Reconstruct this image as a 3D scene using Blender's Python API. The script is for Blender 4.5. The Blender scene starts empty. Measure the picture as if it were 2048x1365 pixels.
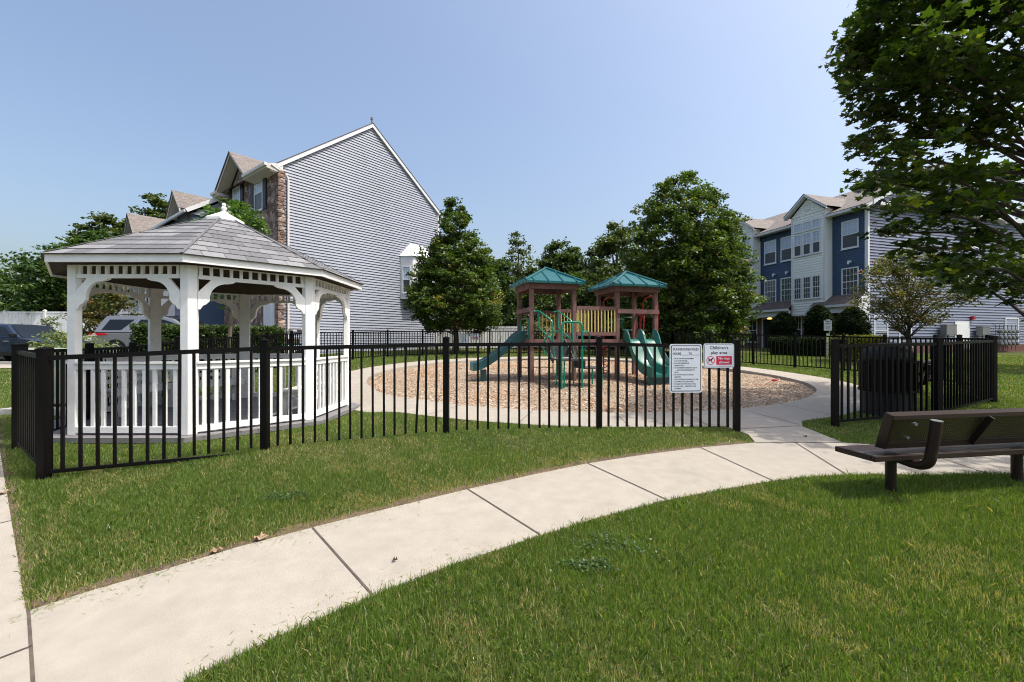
import bpy, math, random
import numpy as np
from mathutils import Vector, Matrix
random.seed(7); RNG=np.random.default_rng(11)
R=math.radians; PI=math.pi
S=bpy.context.scene; C=S.collection
# ------------------------------------------------------------------ camera
cam=bpy.data.cameras.new('camera'); cam.sensor_width=36; cam.lens=36*870/2048; cam.clip_start=.05; cam.clip_end=2000
camo=bpy.data.objects.new('camera',cam); C.objects.link(camo); camo.location=(0,0,1.25); camo.rotation_euler=(R(90),0,0)
S.camera=camo
# ------------------------------------------------------------------ sky, sun, exposure
SUN_EL,SUN_AZ=R(62),R(-13)          # azimuth from +X towards +Y
w=bpy.data.worlds.new("World"); S.world=w; w.use_nodes=True
nt=w.node_tree; nt.nodes.clear()
sky=nt.nodes.new('ShaderNodeTexSky'); sky.sky_type='NISHITA'; sky.sun_disc=False
sky.sun_elevation=SUN_EL; sky.sun_rotation=R(90)-SUN_AZ; sky.altitude=30; sky.air_density=1.15; sky.dust_density=5.5; sky.ozone_density=1.7
bg=nt.nodes.new('ShaderNodeBackground'); bg.inputs[1].default_value=0.15
wo=nt.nodes.new('ShaderNodeOutputWorld'); nt.links.new(sky.outputs[0],bg.inputs[0]); nt.links.new(bg.outputs[0],wo.inputs[0])
sl=bpy.data.lights.new('sun','SUN'); sl.energy=2.75; sl.angle=R(.53); sl.color=(1,.955,.88)
so=bpy.data.objects.new('sun',sl); C.objects.link(so)
sd=Vector((math.cos(SUN_EL)*math.cos(SUN_AZ),math.cos(SUN_EL)*math.sin(SUN_AZ),math.sin(SUN_EL)))
so.rotation_euler=sd.to_track_quat('Z','Y').to_euler(); so.location=(20,-10,40)
S.view_settings.view_transform='Standard'; S.view_settings.look='None'; S.view_settings.gamma=1; S.view_settings.exposure=.66
S.view_settings.use_curve_mapping=False
S.cycles.filter_width=1.05; S.cycles.max_bounces=6; S.cycles.transparent_max_bounces=12; S.cycles.diffuse_bounces=3
# ------------------------------------------------------------------ terrain
def sstep(a,b,x):
    t=np.clip((x-a)/(b-a),0,1); return t*t*(3-2*t)
FL=[(-4.37,4.06),(-2.72,4.79),(-.83,5.49),(1.14,5.70),(3.02,5.85)]   # front fence posts
GZ=(-4.9,7.4)
def T(x,y):
    x=np.asarray(x,float); y=np.asarray(y,float)
    z=.036*(np.clip(y,-6,31)-5)+.004*np.clip(y-31,0,60)
    z=z+.012*np.clip(x+3,-6,0)*(1-sstep(10,16,y))
    z=z-.008*np.clip(x,0,30)*sstep(8,14,y)
    d=np.hypot(x-GZ[0],y-GZ[1]); k=1-sstep(2.2,3.2,d); z=z*(1-k)+(-.02)*k
    fx=np.interp(x,[p[0] for p in FL],[p[1] for p in FL])
    k=np.exp(-((y-fx+.12)/.27)**2)*sstep(-3.6,-2.4,x)*(1-sstep(2.1,3.0,x)); z=z+.07*k
    return z
def Tz(x,y): return float(T(x,y))
def Tf(x,y):                       # fence foot: the turf has grown up over the bottom rail along the front
    return Tz(x,y)-(.012 if -3.2<x<2.9 and y<6 else 0)
def G(u,v):                        # point of the ground seen at a place of the photograph
    Y=5.
    for _ in range(40):
        X=(u-1024)/870*Y; Y=.5*Y+.5*870*(1.25-Tz(X,Y))/(v-683)
    return ((u-1024)/870*Y,Y)
# ------------------------------------------------------------------ materials
def nd(t,k,**kw):
    n=t.nodes.new(k)
    for a,b in kw.items(): setattr(n,a,b)
    return n
def mat(name,col,rough=.6,var=.12,scale=6,bump=0,bscale=60,col2=None,metal=0,spec=.5,detail=5,dirt=0):
    m=bpy.data.materials.new(name); m.use_nodes=True; t=m.node_tree; p=t.nodes['Principled BSDF']; L=t.links.new
    p.inputs['Roughness'].default_value=rough; p.inputs['Metallic'].default_value=metal; p.inputs['Specular IOR Level'].default_value=spec
    tc=nd(t,'ShaderNodeTexCoord'); no=nd(t,'ShaderNodeTexNoise'); no.inputs['Scale'].default_value=scale; no.inputs['Detail'].default_value=detail
    L(tc.outputs['Object'],no.inputs['Vector'])
    cr=nd(t,'ShaderNodeValToRGB'); c2=col2 or tuple(min(1,c*(1+var)) for c in col); c1=col if col2 else tuple(c*(1-var) for c in col)
    cr.color_ramp.elements[0].position=.32; cr.color_ramp.elements[1].position=.68
    cr.color_ramp.elements[0].color=(*c1,1); cr.color_ramp.elements[1].color=(*c2,1)
    L(no.outputs[0],cr.inputs[0]); out=cr.outputs[0]
    if dirt:
        n2=nd(t,'ShaderNodeTexNoise'); n2.inputs['Scale'].default_value=scale*7; n2.inputs['Detail'].default_value=8; L(tc.outputs['Object'],n2.inputs['Vector'])
        r2=nd(t,'ShaderNodeMapRange'); r2.inputs[1].default_value=.3; r2.inputs[2].default_value=.7; r2.inputs[3].default_value=1-dirt; r2.inputs[4].default_value=1+dirt*.4
        L(n2.outputs[0],r2.inputs[0]); mx=nd(t,'ShaderNodeMix',data_type='RGBA',blend_type='MULTIPLY'); mx.inputs[0].default_value=1
        L(out,mx.inputs[6]); L(r2.outputs[0],mx.inputs[7]); out=mx.outputs[2]
    L(out,p.inputs['Base Color'])
    if bump:
        n3=nd(t,'ShaderNodeTexNoise'); n3.inputs['Scale'].default_value=bscale; n3.inputs['Detail'].default_value=6; L(tc.outputs['Object'],n3.inputs['Vector'])
        b=nd(t,'ShaderNodeBump'); b.inputs['Strength'].default_value=bump; b.inputs['Distance'].default_value=.02; L(n3.outputs[0],b.inputs['Height']); L(b.outputs[0],p.inputs['Normal'])
    return m
M={}
M['white']=mat('white_vinyl',(.84,.84,.825),.38,.03,2,0.04,20,dirt=.06)
M['white2']=mat('white_trim',(.72,.73,.74),.5,.04,2)
M['offwhite']=mat('old_white_wood',(.66,.65,.61),.55,.06,3,.1,40,dirt=.08)
M['black']=mat('black_metal',(.0035,.003,.003),.5,.2,4,.08,30,spec=.16)
M['concrete']=mat('concrete',(.35,.315,.262),.85,.02,1.1,.3,140,dirt=.10)
def stain(m,lo,amt):
    t=m.node_tree; p=t.nodes['Principled BSDF']; L=t.links.new; src=p.inputs['Base Color'].links[0].from_socket
    tc=nd(t,'ShaderNodeTexCoord'); n=nd(t,'ShaderNodeTexNoise'); n.inputs['Scale'].default_value=.8; n.inputs['Detail'].default_value=9; n.inputs['Roughness'].default_value=.7; n.inputs['Distortion'].default_value=.6; L(tc.outputs['Object'],n.inputs['Vector'])
    v=nd(t,'ShaderNodeTexVoronoi'); v.inputs['Scale'].default_value=9; L(tc.outputs['Object'],v.inputs['Vector'])
    r=nd(t,'ShaderNodeMapRange'); r.inputs[1].default_value=.56; r.inputs[2].default_value=.72; r.inputs[3].default_value=1; r.inputs[4].default_value=lo; L(n.outputs[0],r.inputs[0])
    r2=nd(t,'ShaderNodeMapRange'); r2.inputs[1].default_value=.03; r2.inputs[2].default_value=.07; r2.inputs[3].default_value=amt; r2.inputs[4].default_value=1; L(v.outputs['Distance'],r2.inputs[0])
    a=nd(t,'ShaderNodeMath',operation='MULTIPLY'); L(r.outputs[0],a.inputs[0]); L(r2.outputs[0],a.inputs[1])
    mx=nd(t,'ShaderNodeMix',data_type='RGBA',blend_type='MULTIPLY'); mx.inputs[0].default_value=1; L(src,mx.inputs[6]); L(a.outputs[0],mx.inputs[7]); L(mx.outputs[2],p.inputs['Base Color'])
stain(M['concrete'],.84,.86)
M['concrete2']=mat('concrete_curb',(.42,.40,.37),.85,.1,2,.2,60,dirt=.2)
M['groove']=mat('path_groove',(.09,.07,.055),.95,.3,12)
M['asphalt']=mat('asphalt',(.07,.07,.072),.9,.2,3,.3,80)
M['siding']=mat('blue_grey_siding',(.30,.325,.385),.55,.06,.35,.03,30,dirt=.05)
M['siding2']=mat('blue_grey_siding_right',(.19,.215,.29),.5,.03,.6,.03,30)
M['navy']=mat('navy_siding',(.040,.078,.145),.5,.06,.7,.03,30)
M['cream']=mat('cream_siding',(.90,.89,.82),.6,.03,.7)
M['wood']=mat('faded_red_timber',(.172,.088,.078),.75,.22,5,.2,30,dirt=.15)
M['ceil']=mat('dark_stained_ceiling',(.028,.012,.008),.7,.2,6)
M['deckwood']=mat('grey_deck_boards',(.19,.185,.19),.7,.12,4,.15,30,dirt=.12)
M['teal']=mat('teal_plastic',(.005,.090,.093),.27,.12,2)
M['slide']=mat('green_slide_plastic',(.022,.145,.115),.25,.09,2)
M['slidedark']=mat('dark_green_slide_plastic',(.012,.07,.075),.35,.1,2)
M['gtube']=mat('green_metal_tube',(.0,.19,.115),.3,.08,3)
M['red']=mat('red_metal_tube',(.42,.015,.03),.35,.1,3)
M['yellow']=mat('yellow_bars',(.78,.64,.22),.45,.08,3)
M['tile']=mat('dark_perforated_step',(.05,.05,.052),.6,.15,5)
M['bark']=mat('bark',(.12,.095,.07),.9,.3,9,.6,25)
M['barkd']=mat('dark_bark',(.055,.042,.032),.9,.3,9,.6,25)
M['shutter']=mat('navy_shutter',(.008,.014,.03),.5,.1,3)
M['glass']=mat('window_glass',(.02,.028,.035),.06,.2,.5,spec=.9)
M['blind']=mat('window_blind',(.42,.50,.62),.25,.08,.8,spec=.7)
M['curtain']=mat('window_curtain',(.09,.10,.095),.15,.5,9,spec=.7)
M['screen']=mat('window_screen',(.055,.058,.065),.35,.1,2)
M['gutter']=mat('white_gutter',(.66,.65,.62),.45,.03,2)
M['soffit']=mat('soffit',(.55,.53,.48),.6,.03,2)
M['brown']=mat('brown_coated_metal',(.026,.016,.013),.45,.1,6,spec=.25)
M['metalgrey']=mat('grey_meter_metal',(.20,.21,.21),.4,.1,6,metal=.3)
M['ugreen']=mat('pale_green_box',(.30,.34,.235),.55,.08,3)
M['silver']=mat('silver_car_paint',(.27,.28,.30),.25,.02,1,metal=.45)
M['navycar']=mat('dark_blue_car_paint',(.035,.05,.085),.2,.04,1,metal=.4)
M['tyre']=mat('tyre_rubber',(.02,.02,.02),.8,.1,9)
M['rim']=mat('alloy_rim',(.6,.6,.6),.25,.03,3,metal=.8)
M['carglass']=mat('car_glass',(.008,.011,.014),.08,.1,1,spec=.4)
M['tail']=mat('red_tail_light',(.55,.01,.02),.15,.1,3)
M['clear']=mat('clear_lamp',(.7,.66,.66),.15,.05,3)
M['plastic']=mat('black_plastic',(.008,.008,.009),.5,.1,5,spec=.3)
M['ink']=mat('sign_ink',(.012,.014,.03),.5,.05,5)
M['signred']=mat('sign_red',(.62,.01,.05),.4,.04,5)
M['signwhite']=mat('sign_white',(.68,.72,.78),.35,.03,4)
M['brickred']=mat('brick_red',(.14,.055,.045),.85,.3,22,.3,40)
M['soil']=mat('bare_soil',(.125,.085,.055),.95,.3,8,.6,40,dirt=.35)
M['clothA']=mat('clutter_mixed',(.45,.30,.16),.6,.6,14,col2=(.05,.12,.13))
M['leafdry']=mat('dry_leaf',(.30,.20,.13),.7,.3,20)
M['lamp']=mat('porch_lamp',(.8,.6,.2),.4,.02,3)
lp=M['lamp'].node_tree.nodes['Principled BSDF']; lp.inputs['Emission Color'].default_value=(1,.65,.15,1); lp.inputs['Emission Strength'].default_value=1.6
def brickmat(name,c1,c2,mortar,bw,bh,vert='Z',rough=.85,msize=.012,off=.5,jitter=.0,bump=.5,ax='XY'):
    """rows of shingles / bricks in the object's own coordinates; ax: which two axes carry the pattern (from UV)"""
    m=bpy.data.materials.new(name); m.use_nodes=True; t=m.node_tree; p=t.nodes['Principled BSDF']; L=t.links.new
    p.inputs['Roughness'].default_value=rough
    uv=nd(t,'ShaderNodeUVMap'); b=nd(t,'ShaderNodeTexBrick'); b.offset=off
    b.inputs['Scale'].default_value=1; b.inputs['Brick Width'].default_value=bw; b.inputs['Row Height'].default_value=bh
    b.inputs['Mortar Size'].default_value=msize; b.inputs['Mortar Smooth'].default_value=.1; b.inputs['Bias'].default_value=0
    b.inputs['Color1'].default_value=(*c1,1); b.inputs['Color2'].default_value=(*c2,1); b.inputs['Mortar'].default_value=(*mortar,1)
    L(uv.outputs[0],b.inputs['Vector'])
    n=nd(t,'ShaderNodeTexNoise'); n.inputs['Scale'].default_value=45; n.inputs['Detail'].default_value=6
    tc=nd(t,'ShaderNodeTexCoord'); L(tc.outputs['Object'],n.inputs['Vector'])
    r=nd(t,'ShaderNodeMapRange'); r.inputs[3].default_value=.6; r.inputs[4].default_value=1.4; L(n.outputs[0],r.inputs[0])
    mx=nd(t,'ShaderNodeMix',data_type='RGBA',blend_type='MULTIPLY'); mx.inputs[0].default_value=1; L(b.outputs['Color'],mx.inputs[6]); L(r.outputs[0],mx.inputs[7])
    L(mx.outputs[2],p.inputs['Base Color'])
    bu=nd(t,'ShaderNodeBump',invert=True); bu.inputs['Strength'].default_value=bump; bu.inputs['Distance'].default_value=.01; L(b.outputs['Fac'],bu.inputs['Height']); L(bu.outputs[0],p.inputs['Normal'])
    return m
M['shingle']=brickmat('grey_shingles',(.15,.15,.165),(.29,.29,.30),(.03,.03,.035),.30,.115,msize=.007)
M['shinglebrown']=brickmat('brown_shingles',(.15,.130,.118),(.215,.185,.165),(.08,.07,.062),.33,.14,msize=.008)
M['shingledark']=brickmat('dark_brown_shingles',(.10,.075,.065),(.15,.115,.10),(.04,.03,.028),.33,.14,msize=.008)
M['brick']=brickmat('brick_wall',(.13,.05,.04),(.20,.085,.06),(.25,.22,.19),.21,.075,msize=.008)
def stonemat():
    m=bpy.data.materials.new('field_stone'); m.use_nodes=True; t=m.node_tree; p=t.nodes['Principled BSDF']; L=t.links.new
    tc=nd(t,'ShaderNodeTexCoord'); v=nd(t,'ShaderNodeTexVoronoi'); v.inputs['Scale'].default_value=4.2
    v2=nd(t,'ShaderNodeTexVoronoi',feature='DISTANCE_TO_EDGE'); v2.inputs['Scale'].default_value=4.2
    L(tc.outputs['Object'],v.inputs['Vector']); L(tc.outputs['Object'],v2.inputs['Vector'])
    s=nd(t,'ShaderNodeSeparateColor'); L(v.outputs['Color'],s.inputs[0])
    cr=nd(t,'ShaderNodeValToRGB'); e=cr.color_ramp.elements; e[0].color=(.11,.075,.06,1); e[1].color=(.42,.31,.24,1); x=e.new(.5); x.color=(.24,.15,.115,1); x=e.new(.75); x.color=(.30,.24,.22,1)
    L(s.outputs[0],cr.inputs[0])
    mr=nd(t,'ShaderNodeMapRange'); mr.inputs[2].default_value=.06; mr.inputs[3].default_value=.25; L(v2.outputs[0],mr.inputs[0])
    mx=nd(t,'ShaderNodeMix',data_type='RGBA',blend_type='MULTIPLY'); mx.inputs[0].default_value=1; L(cr.outputs[0],mx.inputs[6]); L(mr.outputs[0],mx.inputs[7]); L(mx.outputs[2],p.inputs['Base Color'])
    b=nd(t,'ShaderNodeBump'); b.inputs['Strength'].default_value=1; b.inputs['Distance'].default_value=.06; L(v2.outputs[0],b.inputs['Height']); L(b.outputs[0],p.inputs['Normal']); p.inputs['Roughness'].default_value=.85
    return m
M['stone']=stonemat()
M['cap']=mat('shingle_ridge',(.13,.13,.14),.85,.2,20,.2,60)
def leafmat(name,ca,cb,cc=None,trans=.35,rough=.45,spec=.4):
    m=bpy.data.materials.new(name); m.use_nodes=True; t=m.node_tree; p=t.nodes['Principled BSDF']; L=t.links.new; o=t.nodes['Material Output']
    a=nd(t,'ShaderNodeAttribute',attribute_name='tint'); cr=nd(t,'ShaderNodeValToRGB'); e=cr.color_ramp.elements
    e[0].color=(*ca,1); e[1].color=(*cb,1)
    if cc: e[1].position=.86; x=e.new(1.); x.color=(*cc,1)
    L(a.outputs['Fac'],cr.inputs[0]); L(cr.outputs[0],p.inputs['Base Color']); p.inputs['Roughness'].default_value=rough; p.inputs['Specular IOR Level'].default_value=spec
    tr=nd(t,'ShaderNodeBsdfTranslucent'); g=nd(t,'ShaderNodeMix',data_type='RGBA',blend_type='MULTIPLY'); g.inputs[0].default_value=1; g.inputs[7].default_value=(1.5,1.6,.5,1)
    L(cr.outputs[0],g.inputs[6]); L(g.outputs[2],tr.inputs[0]); ms=nd(t,'ShaderNodeMixShader'); ms.inputs[0].default_value=trans
    L(p.outputs[0],ms.inputs[1]); L(tr.outputs[0],ms.inputs[2]); L(ms.outputs[0],o.inputs[0]); return m
M['leaf']=leafmat('maple_leaves',(.024,.050,.011),(.098,.155,.026),(.24,.17,.045))
M['leafbig']=leafmat('near_maple_leaves',(.015,.032,.007),(.070,.120,.015),(.24,.29,.03),trans=.40)
M['leafdark']=leafmat('dark_leaves',(.024,.048,.013),(.085,.13,.032))
M['leafwood']=leafmat('woodland_leaves',(.035,.06,.018),(.12,.15,.045))
M['leafmid']=leafmat('mid_green_leaves',(.030,.062,.016),(.085,.15,.035))
M['leafbright']=leafmat('bright_leaves',(.045,.10,.018),(.12,.21,.045))
M['leafred']=leafmat('rusty_leaves',(.05,.07,.018),(.15,.13,.035),(.30,.12,.035))
M['leafpale']=leafmat('pale_shrub_leaves',(.10,.14,.05),(.25,.29,.13))
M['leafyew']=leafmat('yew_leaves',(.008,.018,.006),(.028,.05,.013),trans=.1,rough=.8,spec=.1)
M['leafgold']=leafmat('golden_leaves',(.16,.17,.015),(.42,.40,.03))
M['grass']=leafmat('grass_blades',(.040,.082,.014),(.165,.25,.05),(.50,.39,.22),trans=.38,rough=.38,spec=.5)
def lawnmat():
    m=bpy.data.materials.new('lawn_soil_and_thatch'); m.use_nodes=True; t=m.node_tree; p=t.nodes['Principled BSDF']; L=t.links.new; p.inputs['Roughness'].default_value=.95; p.inputs['Specular IOR Level'].default_value=.1
    tc=nd(t,'ShaderNodeTexCoord')
    def N(s,d=6):
        n=nd(t,'ShaderNodeTexNoise'); n.inputs['Scale'].default_value=s; n.inputs['Detail'].default_value=d; L(tc.outputs['Object'],n.inputs['Vector']); return n
    a=N(.55); b=N(26,8)
    c1=nd(t,'ShaderNodeValToRGB'); e=c1.color_ramp.elements; e[0].position=.35; e[0].color=(.052,.070,.018,1); e[1].position=.68; e[1].color=(.095,.098,.034,1)
    L(a.outputs[0],c1.inputs[0]); c2=nd(t,'ShaderNodeMapRange'); c2.inputs[1].default_value=.3; c2.inputs[2].default_value=.7; c2.inputs[3].default_value=.45; c2.inputs[4].default_value=1.5; L(b.outputs[0],c2.inputs[0])
    mx=nd(t,'ShaderNodeMix',data_type='RGBA',blend_type='MULTIPLY'); mx.inputs[0].default_value=1; L(c1.outputs[0],mx.inputs[6]); L(c2.outputs[0],mx.inputs[7]); L(mx.outputs[2],p.inputs['Base Color'])
    bu=nd(t,'ShaderNodeBump'); bu.inputs['Strength'].default_value=.6; bu.inputs['Distance'].default_value=.05; L(b.outputs[0],bu.inputs['Height']); L(bu.outputs[0],p.inputs['Normal']); return m
M['lawn']=lawnmat()
def mulchmat():
    m=bpy.data.materials.new('wood_chips'); m.use_nodes=True; t=m.node_tree; p=t.nodes['Principled BSDF']; L=t.links.new; p.inputs['Roughness'].default_value=.9
    tc=nd(t,'ShaderNodeTexCoord'); v=nd(t,'ShaderNodeTexVoronoi'); v.inputs['Scale'].default_value=42; L(tc.outputs['Object'],v.inputs['Vector'])
    s=nd(t,'ShaderNodeSeparateColor'); L(v.outputs['Color'],s.inputs[0]); cr=nd(t,'ShaderNodeValToRGB'); e=cr.color_ramp.elements
    e[0].color=(.17,.115,.075,1); e[1].color=(.56,.46,.34,1); x=e.new(.5); x.color=(.36,.255,.175,1); L(s.outputs[0],cr.inputs[0])
    n=nd(t,'ShaderNodeTexNoise'); n.inputs['Scale'].default_value=.9; n.inputs['Detail'].default_value=4; L(tc.outputs['Object'],n.inputs['Vector'])
    r=nd(t,'ShaderNodeValToRGB'); r.color_ramp.elements[0].position=.38; r.color_ramp.elements[0].color=(1,.74,.45,1); r.color_ramp.elements[1].position=.52; r.color_ramp.elements[1].color=(1,1,1,1); L(n.outputs[0],r.inputs[0])
    mx=nd(t,'ShaderNodeMix',data_type='RGBA',blend_type='MULTIPLY'); mx.inputs[0].default_value=1; L(cr.outputs[0],mx.inputs[6]); L(r.outputs[0],mx.inputs[7]); L(mx.outputs[2],p.inputs['Base Color'])
    return m
M['mulch']=mulchmat()
def perfmat():
    m=bpy.data.materials.new('perforated_brown_metal'); m.use_nodes=True; t=m.node_tree; p=t.nodes['Principled BSDF']; L=t.links.new; o=t.nodes['Material Output']
    p.inputs['Base Color'].default_value=(.030,.018,.015,1); p.inputs['Roughness'].default_value=.38
    uv=nd(t,'ShaderNodeUVMap'); sc=nd(t,'ShaderNodeVectorMath',operation='SCALE'); sc.inputs['Scale'].default_value=1/.021; L(uv.outputs[0],sc.inputs[0])
    fr=nd(t,'ShaderNodeVectorMath',operation='FRACTION'); L(sc.outputs[0],fr.inputs[0]); ds=nd(t,'ShaderNodeVectorMath',operation='DISTANCE'); ds.inputs[1].default_value=(.5,.5,0); L(fr.outputs[0],ds.inputs[0])
    lt=nd(t,'ShaderNodeMath',operation='LESS_THAN'); lt.inputs[1].default_value=.15; L(ds.outputs['Value'],lt.inputs[0])
    tr=nd(t,'ShaderNodeBsdfTransparent'); ms=nd(t,'ShaderNodeMixShader'); L(lt.outputs[0],ms.inputs[0]); L(p.outputs[0],ms.inputs[1]); L(tr.outputs[0],ms.inputs[2]); L(ms.outputs[0],o.inputs[0]); return m
M['perf']=perfmat()
# ------------------------------------------------------------------ object helpers
W={}                               # world origin of every thing
def tag(o,label=None,cat=None,group=None,kind=None):
    if label: o['label']=label
    if cat: o['category']=cat
    if group: o['group']=group
    if kind: o['kind']=kind
    return o
def thing(name,label,cat,loc=(0,0,0),group=None):
    o=bpy.data.objects.new(name,None); C.objects.link(o); o.location=loc; o.empty_display_size=.2; W[o.name]=Vector(loc); return tag(o,label,cat,group)
def copy_tree(o,loc=None,rz=0,label=None,parent=None):
    c=o.copy(); C.objects.link(c)
    if parent: c.parent=parent
    else:
        c.location=loc; c.rotation_euler=(0,0,rz); c['label']=label; W[c.name]=Vector(loc)
    for ch in list(o.children): copy_tree(ch,parent=c)
    return c
class MB:
    def __init__(s,mx=None): s.v=[]; s.f=[]; s.uv=[]; s.m=mx or Matrix()
    def add(s,vs,fs,uvs=None):
        b=len(s.v); s.v+= [s.m@Vector(p) for p in vs]
        for i,f in enumerate(fs):
            s.f.append([b+k for k in f]); s.uv.append(uvs[i] if uvs else [(0,0)]*len(f))
        return s
    def box(s,x0,x1,y0,y1,z0,z1):
        v=[(x,y,z) for z in (z0,z1) for y in (y0,y1) for x in (x0,x1)]
        return s.add(v,[(0,2,3,1),(4,5,7,6),(0,1,5,4),(2,6,7,3),(0,4,6,2),(1,3,7,5)])
    def bar(s,p,q,w,h,up=(0,0,1)):
        p=Vector(p);q=Vector(q);d=(q-p).normalized();u=Vector(up)
        if abs(d.dot(u))>.98: u=Vector((0,1,0))
        a=d.cross(u).normalized()*w/2; b=a.cross(d).normalized()*h/2
        v=[p-a-b,p+a-b,p+a+b,p-a+b,q-a-b,q+a-b,q+a+b,q-a+b]
        return s.add(v,[(0,1,2,3),(7,6,5,4),(0,4,5,1),(1,5,6,2),(2,6,7,3),(3,7,4,0)])
    def tube(s,pts,r,n=8,closed=False,rad=None):
        pts=[Vector(p) for p in pts]; N=len(pts); vs=[];fs=[]; prev=None
        for i,p in enumerate(pts):
            d=(pts[min(i+1,N-1)]-pts[max(i-1,0)]) if not closed else (pts[(i+1)%N]-pts[i-1])
            d=d.normalized() if d.length>1e-9 else Vector((0,0,1))
            u=prev if prev else (Vector((0,0,1)) if abs(d.z)<.9 else Vector((1,0,0)))
            a=d.cross(u); a=a.normalized() if a.length>1e-6 else d.orthogonal().normalized(); b=a.cross(d).normalized(); prev=b
            rr=rad[i] if rad else r
            for k in range(n):
                t=2*PI*k/n; vs.append(p+a*math.cos(t)*rr+b*math.sin(t)*rr)
        for i in range(N if closed else N-1):
            for k in range(n):
                j=(i+1)%N; fs.append((i*n+k,i*n+(k+1)%n,j*n+(k+1)%n,j*n+k))
        if not closed: fs.append(tuple(range(n))[::-1]); fs.append(tuple((N-1)*n+k for k in range(n)))
        return s.add(vs,fs)
    def poly(s,pts,uv=None): return s.add(pts,[tuple(range(len(pts)))],[uv] if uv else None)
    def prism(s,pts,off):
        """polygon pts (3d) extruded by vector off"""
        n=len(pts); o=Vector(off); v=[Vector(p) for p in pts]+[Vector(p)+o for p in pts]
        return s.add(v,[tuple(range(n))[::-1],tuple(range(n,2*n))]+[(i,(i+1)%n,n+(i+1)%n,n+i) for i in range(n)])
    def lathe(s,prof,c,n=24,a0=0,a1=2*PI):
        full=abs(a1-a0-2*PI)<1e-6; k=n if full else n+1; vs=[];fs=[]
        for r,z in prof:
            for i in range(k):
                t=a0+(a1-a0)*i/n; vs.append((c[0]+r*math.cos(t),c[1]+r*math.sin(t),c[2]+z))
        for j in range(len(prof)-1):
            for i in range(n): i2=(i+1)%k; fs.append((j*k+i,j*k+i2,(j+1)*k+i2,(j+1)*k+i))
        return s.add(vs,fs)
    def build(s,name,m,parent=None,smooth=False,loc=None,bevel=0):
        org=W[parent.name] if parent else Vector(loc or (0,0,0))
        me=bpy.data.meshes.new(name); me.from_pydata([tuple(p-org) for p in s.v],[],s.f)
        uvl=me.uv_layers.new(name='UVMap'); flat=[c for f in s.uv for p in f for c in p]
        uvl.data.foreach_set('uv',flat)
        me.materials.append(M[m] if isinstance(m,str) else m)
        if smooth: me.polygons.foreach_set('use_smooth',[True]*len(me.polygons))
        me.update(); o=bpy.data.objects.new(name,me); C.objects.link(o)
        if parent: o.parent=parent
        else: o.location=org
        W[o.name]=org
        if smooth:
            try: me.set_sharp_from_angle(angle=R(40))
            except Exception: pass
        if bevel:
            b=o.modifiers.new('bevel','BEVEL'); b.width=bevel; b.segments=2; b.limit_method='ANGLE'
        return o
def npmesh(name,V,k,m,parent=None,tint=None,loc=(0,0,0),smooth=False):
    """V: (n,k,3) array, n faces of k corners"""
    org=W[parent.name] if parent else Vector(loc); n=V.shape[0]
    me=bpy.data.meshes.new(name); me.vertices.add(n*k); me.loops.add(n*k); me.polygons.add(n)
    me.vertices.foreach_set('co',(V.reshape(-1,3)-np.array(org)).astype(np.float32).ravel())
    me.loops.foreach_set('vertex_index',np.arange(n*k,dtype=np.int32)); me.polygons.foreach_set('loop_start',np.arange(0,n*k,k,dtype=np.int32))
    me.polygons.foreach_set('loop_total',np.full(n,k,dtype=np.int32))
    if tint is not None:
        a=me.attributes.new('tint','FLOAT','POINT'); a.data.foreach_set('value',np.repeat(tint,k).astype(np.float32))
    me.materials.append(M[m]); me.update(calc_edges=True); me.validate()
    o=bpy.data.objects.new(name,me); C.objects.link(o)
    if parent: o.parent=parent
    else: o.location=org
    W[o.name]=org; return o
def frame(org,ang,out=-1):
    """local x along a wall, y into the building, z up"""
    return Matrix.Translation(org)@Matrix.Rotation(ang,4,'Z')
def text(mb,s,size,x,z,mx,align='LEFT',wide=1.,bold=0,y=-.0005):
    cu=bpy.data.curves.new('t','FONT'); cu.body=s; cu.size=size; cu.align_x=align; cu.offset=bold; cu.resolution_u=2
    o=bpy.data.objects.new('t',cu); C.objects.link(o); me=bpy.data.meshes.new_from_object(o)
    k=Matrix.Translation((x,y,z))@Matrix.Rotation(R(90),4,'X')@Matrix.Diagonal((wide,1,1,1))
    old=mb.m; mb.m=mx@k; mb.add([v.co for v in me.vertices],[tuple(p.vertices) for p in me.polygons]); mb.m=old
    bpy.data.objects.remove(o); bpy.data.curves.remove(cu); bpy.data.meshes.remove(me)
# ------------------------------------------------------------------ setting: ground, paths
def grid_ground():
    xs=np.unique(np.round(np.concatenate([np.linspace(-400,-30,20),np.arange(-30,-10,1.),np.arange(-10,12,.25),np.arange(12,40,1.),np.linspace(40,400,20)]),4))
    ys=np.unique(np.round(np.concatenate([np.linspace(-60,0,10),np.arange(0,12,.2),np.arange(12,32,.6),np.arange(32,60,3.),np.linspace(60,700,24)]),4))
    X,Y=np.meshgrid(xs,ys); Z=T(X,Y); d=np.hypot(X-1.88,Y-12.97); Z=Z-.16*(1-sstep(6.2,6.6,d))
    nx,ny=len(xs),len(ys); i=np.arange(nx-1)[None,:]+nx*np.arange(ny-1)[:,None]
    me=bpy.data.meshes.new('lawn_ground'); me.from_pydata(np.stack([X,Y,Z],-1).reshape(-1,3).tolist(),[],np.stack([i,i+1,i+1+nx,i+nx],-1).reshape(-1,4).tolist())
    me.materials.append(M['lawn']); me.polygons.foreach_set('use_smooth',[True]*len(me.polygons)); o=bpy.data.objects.new('ground',me); C.objects.link(o); tag(o,kind='structure'); return o
grid_ground()
RC=(1.88,12.97); RI=5.9; RO=6.93
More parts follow.
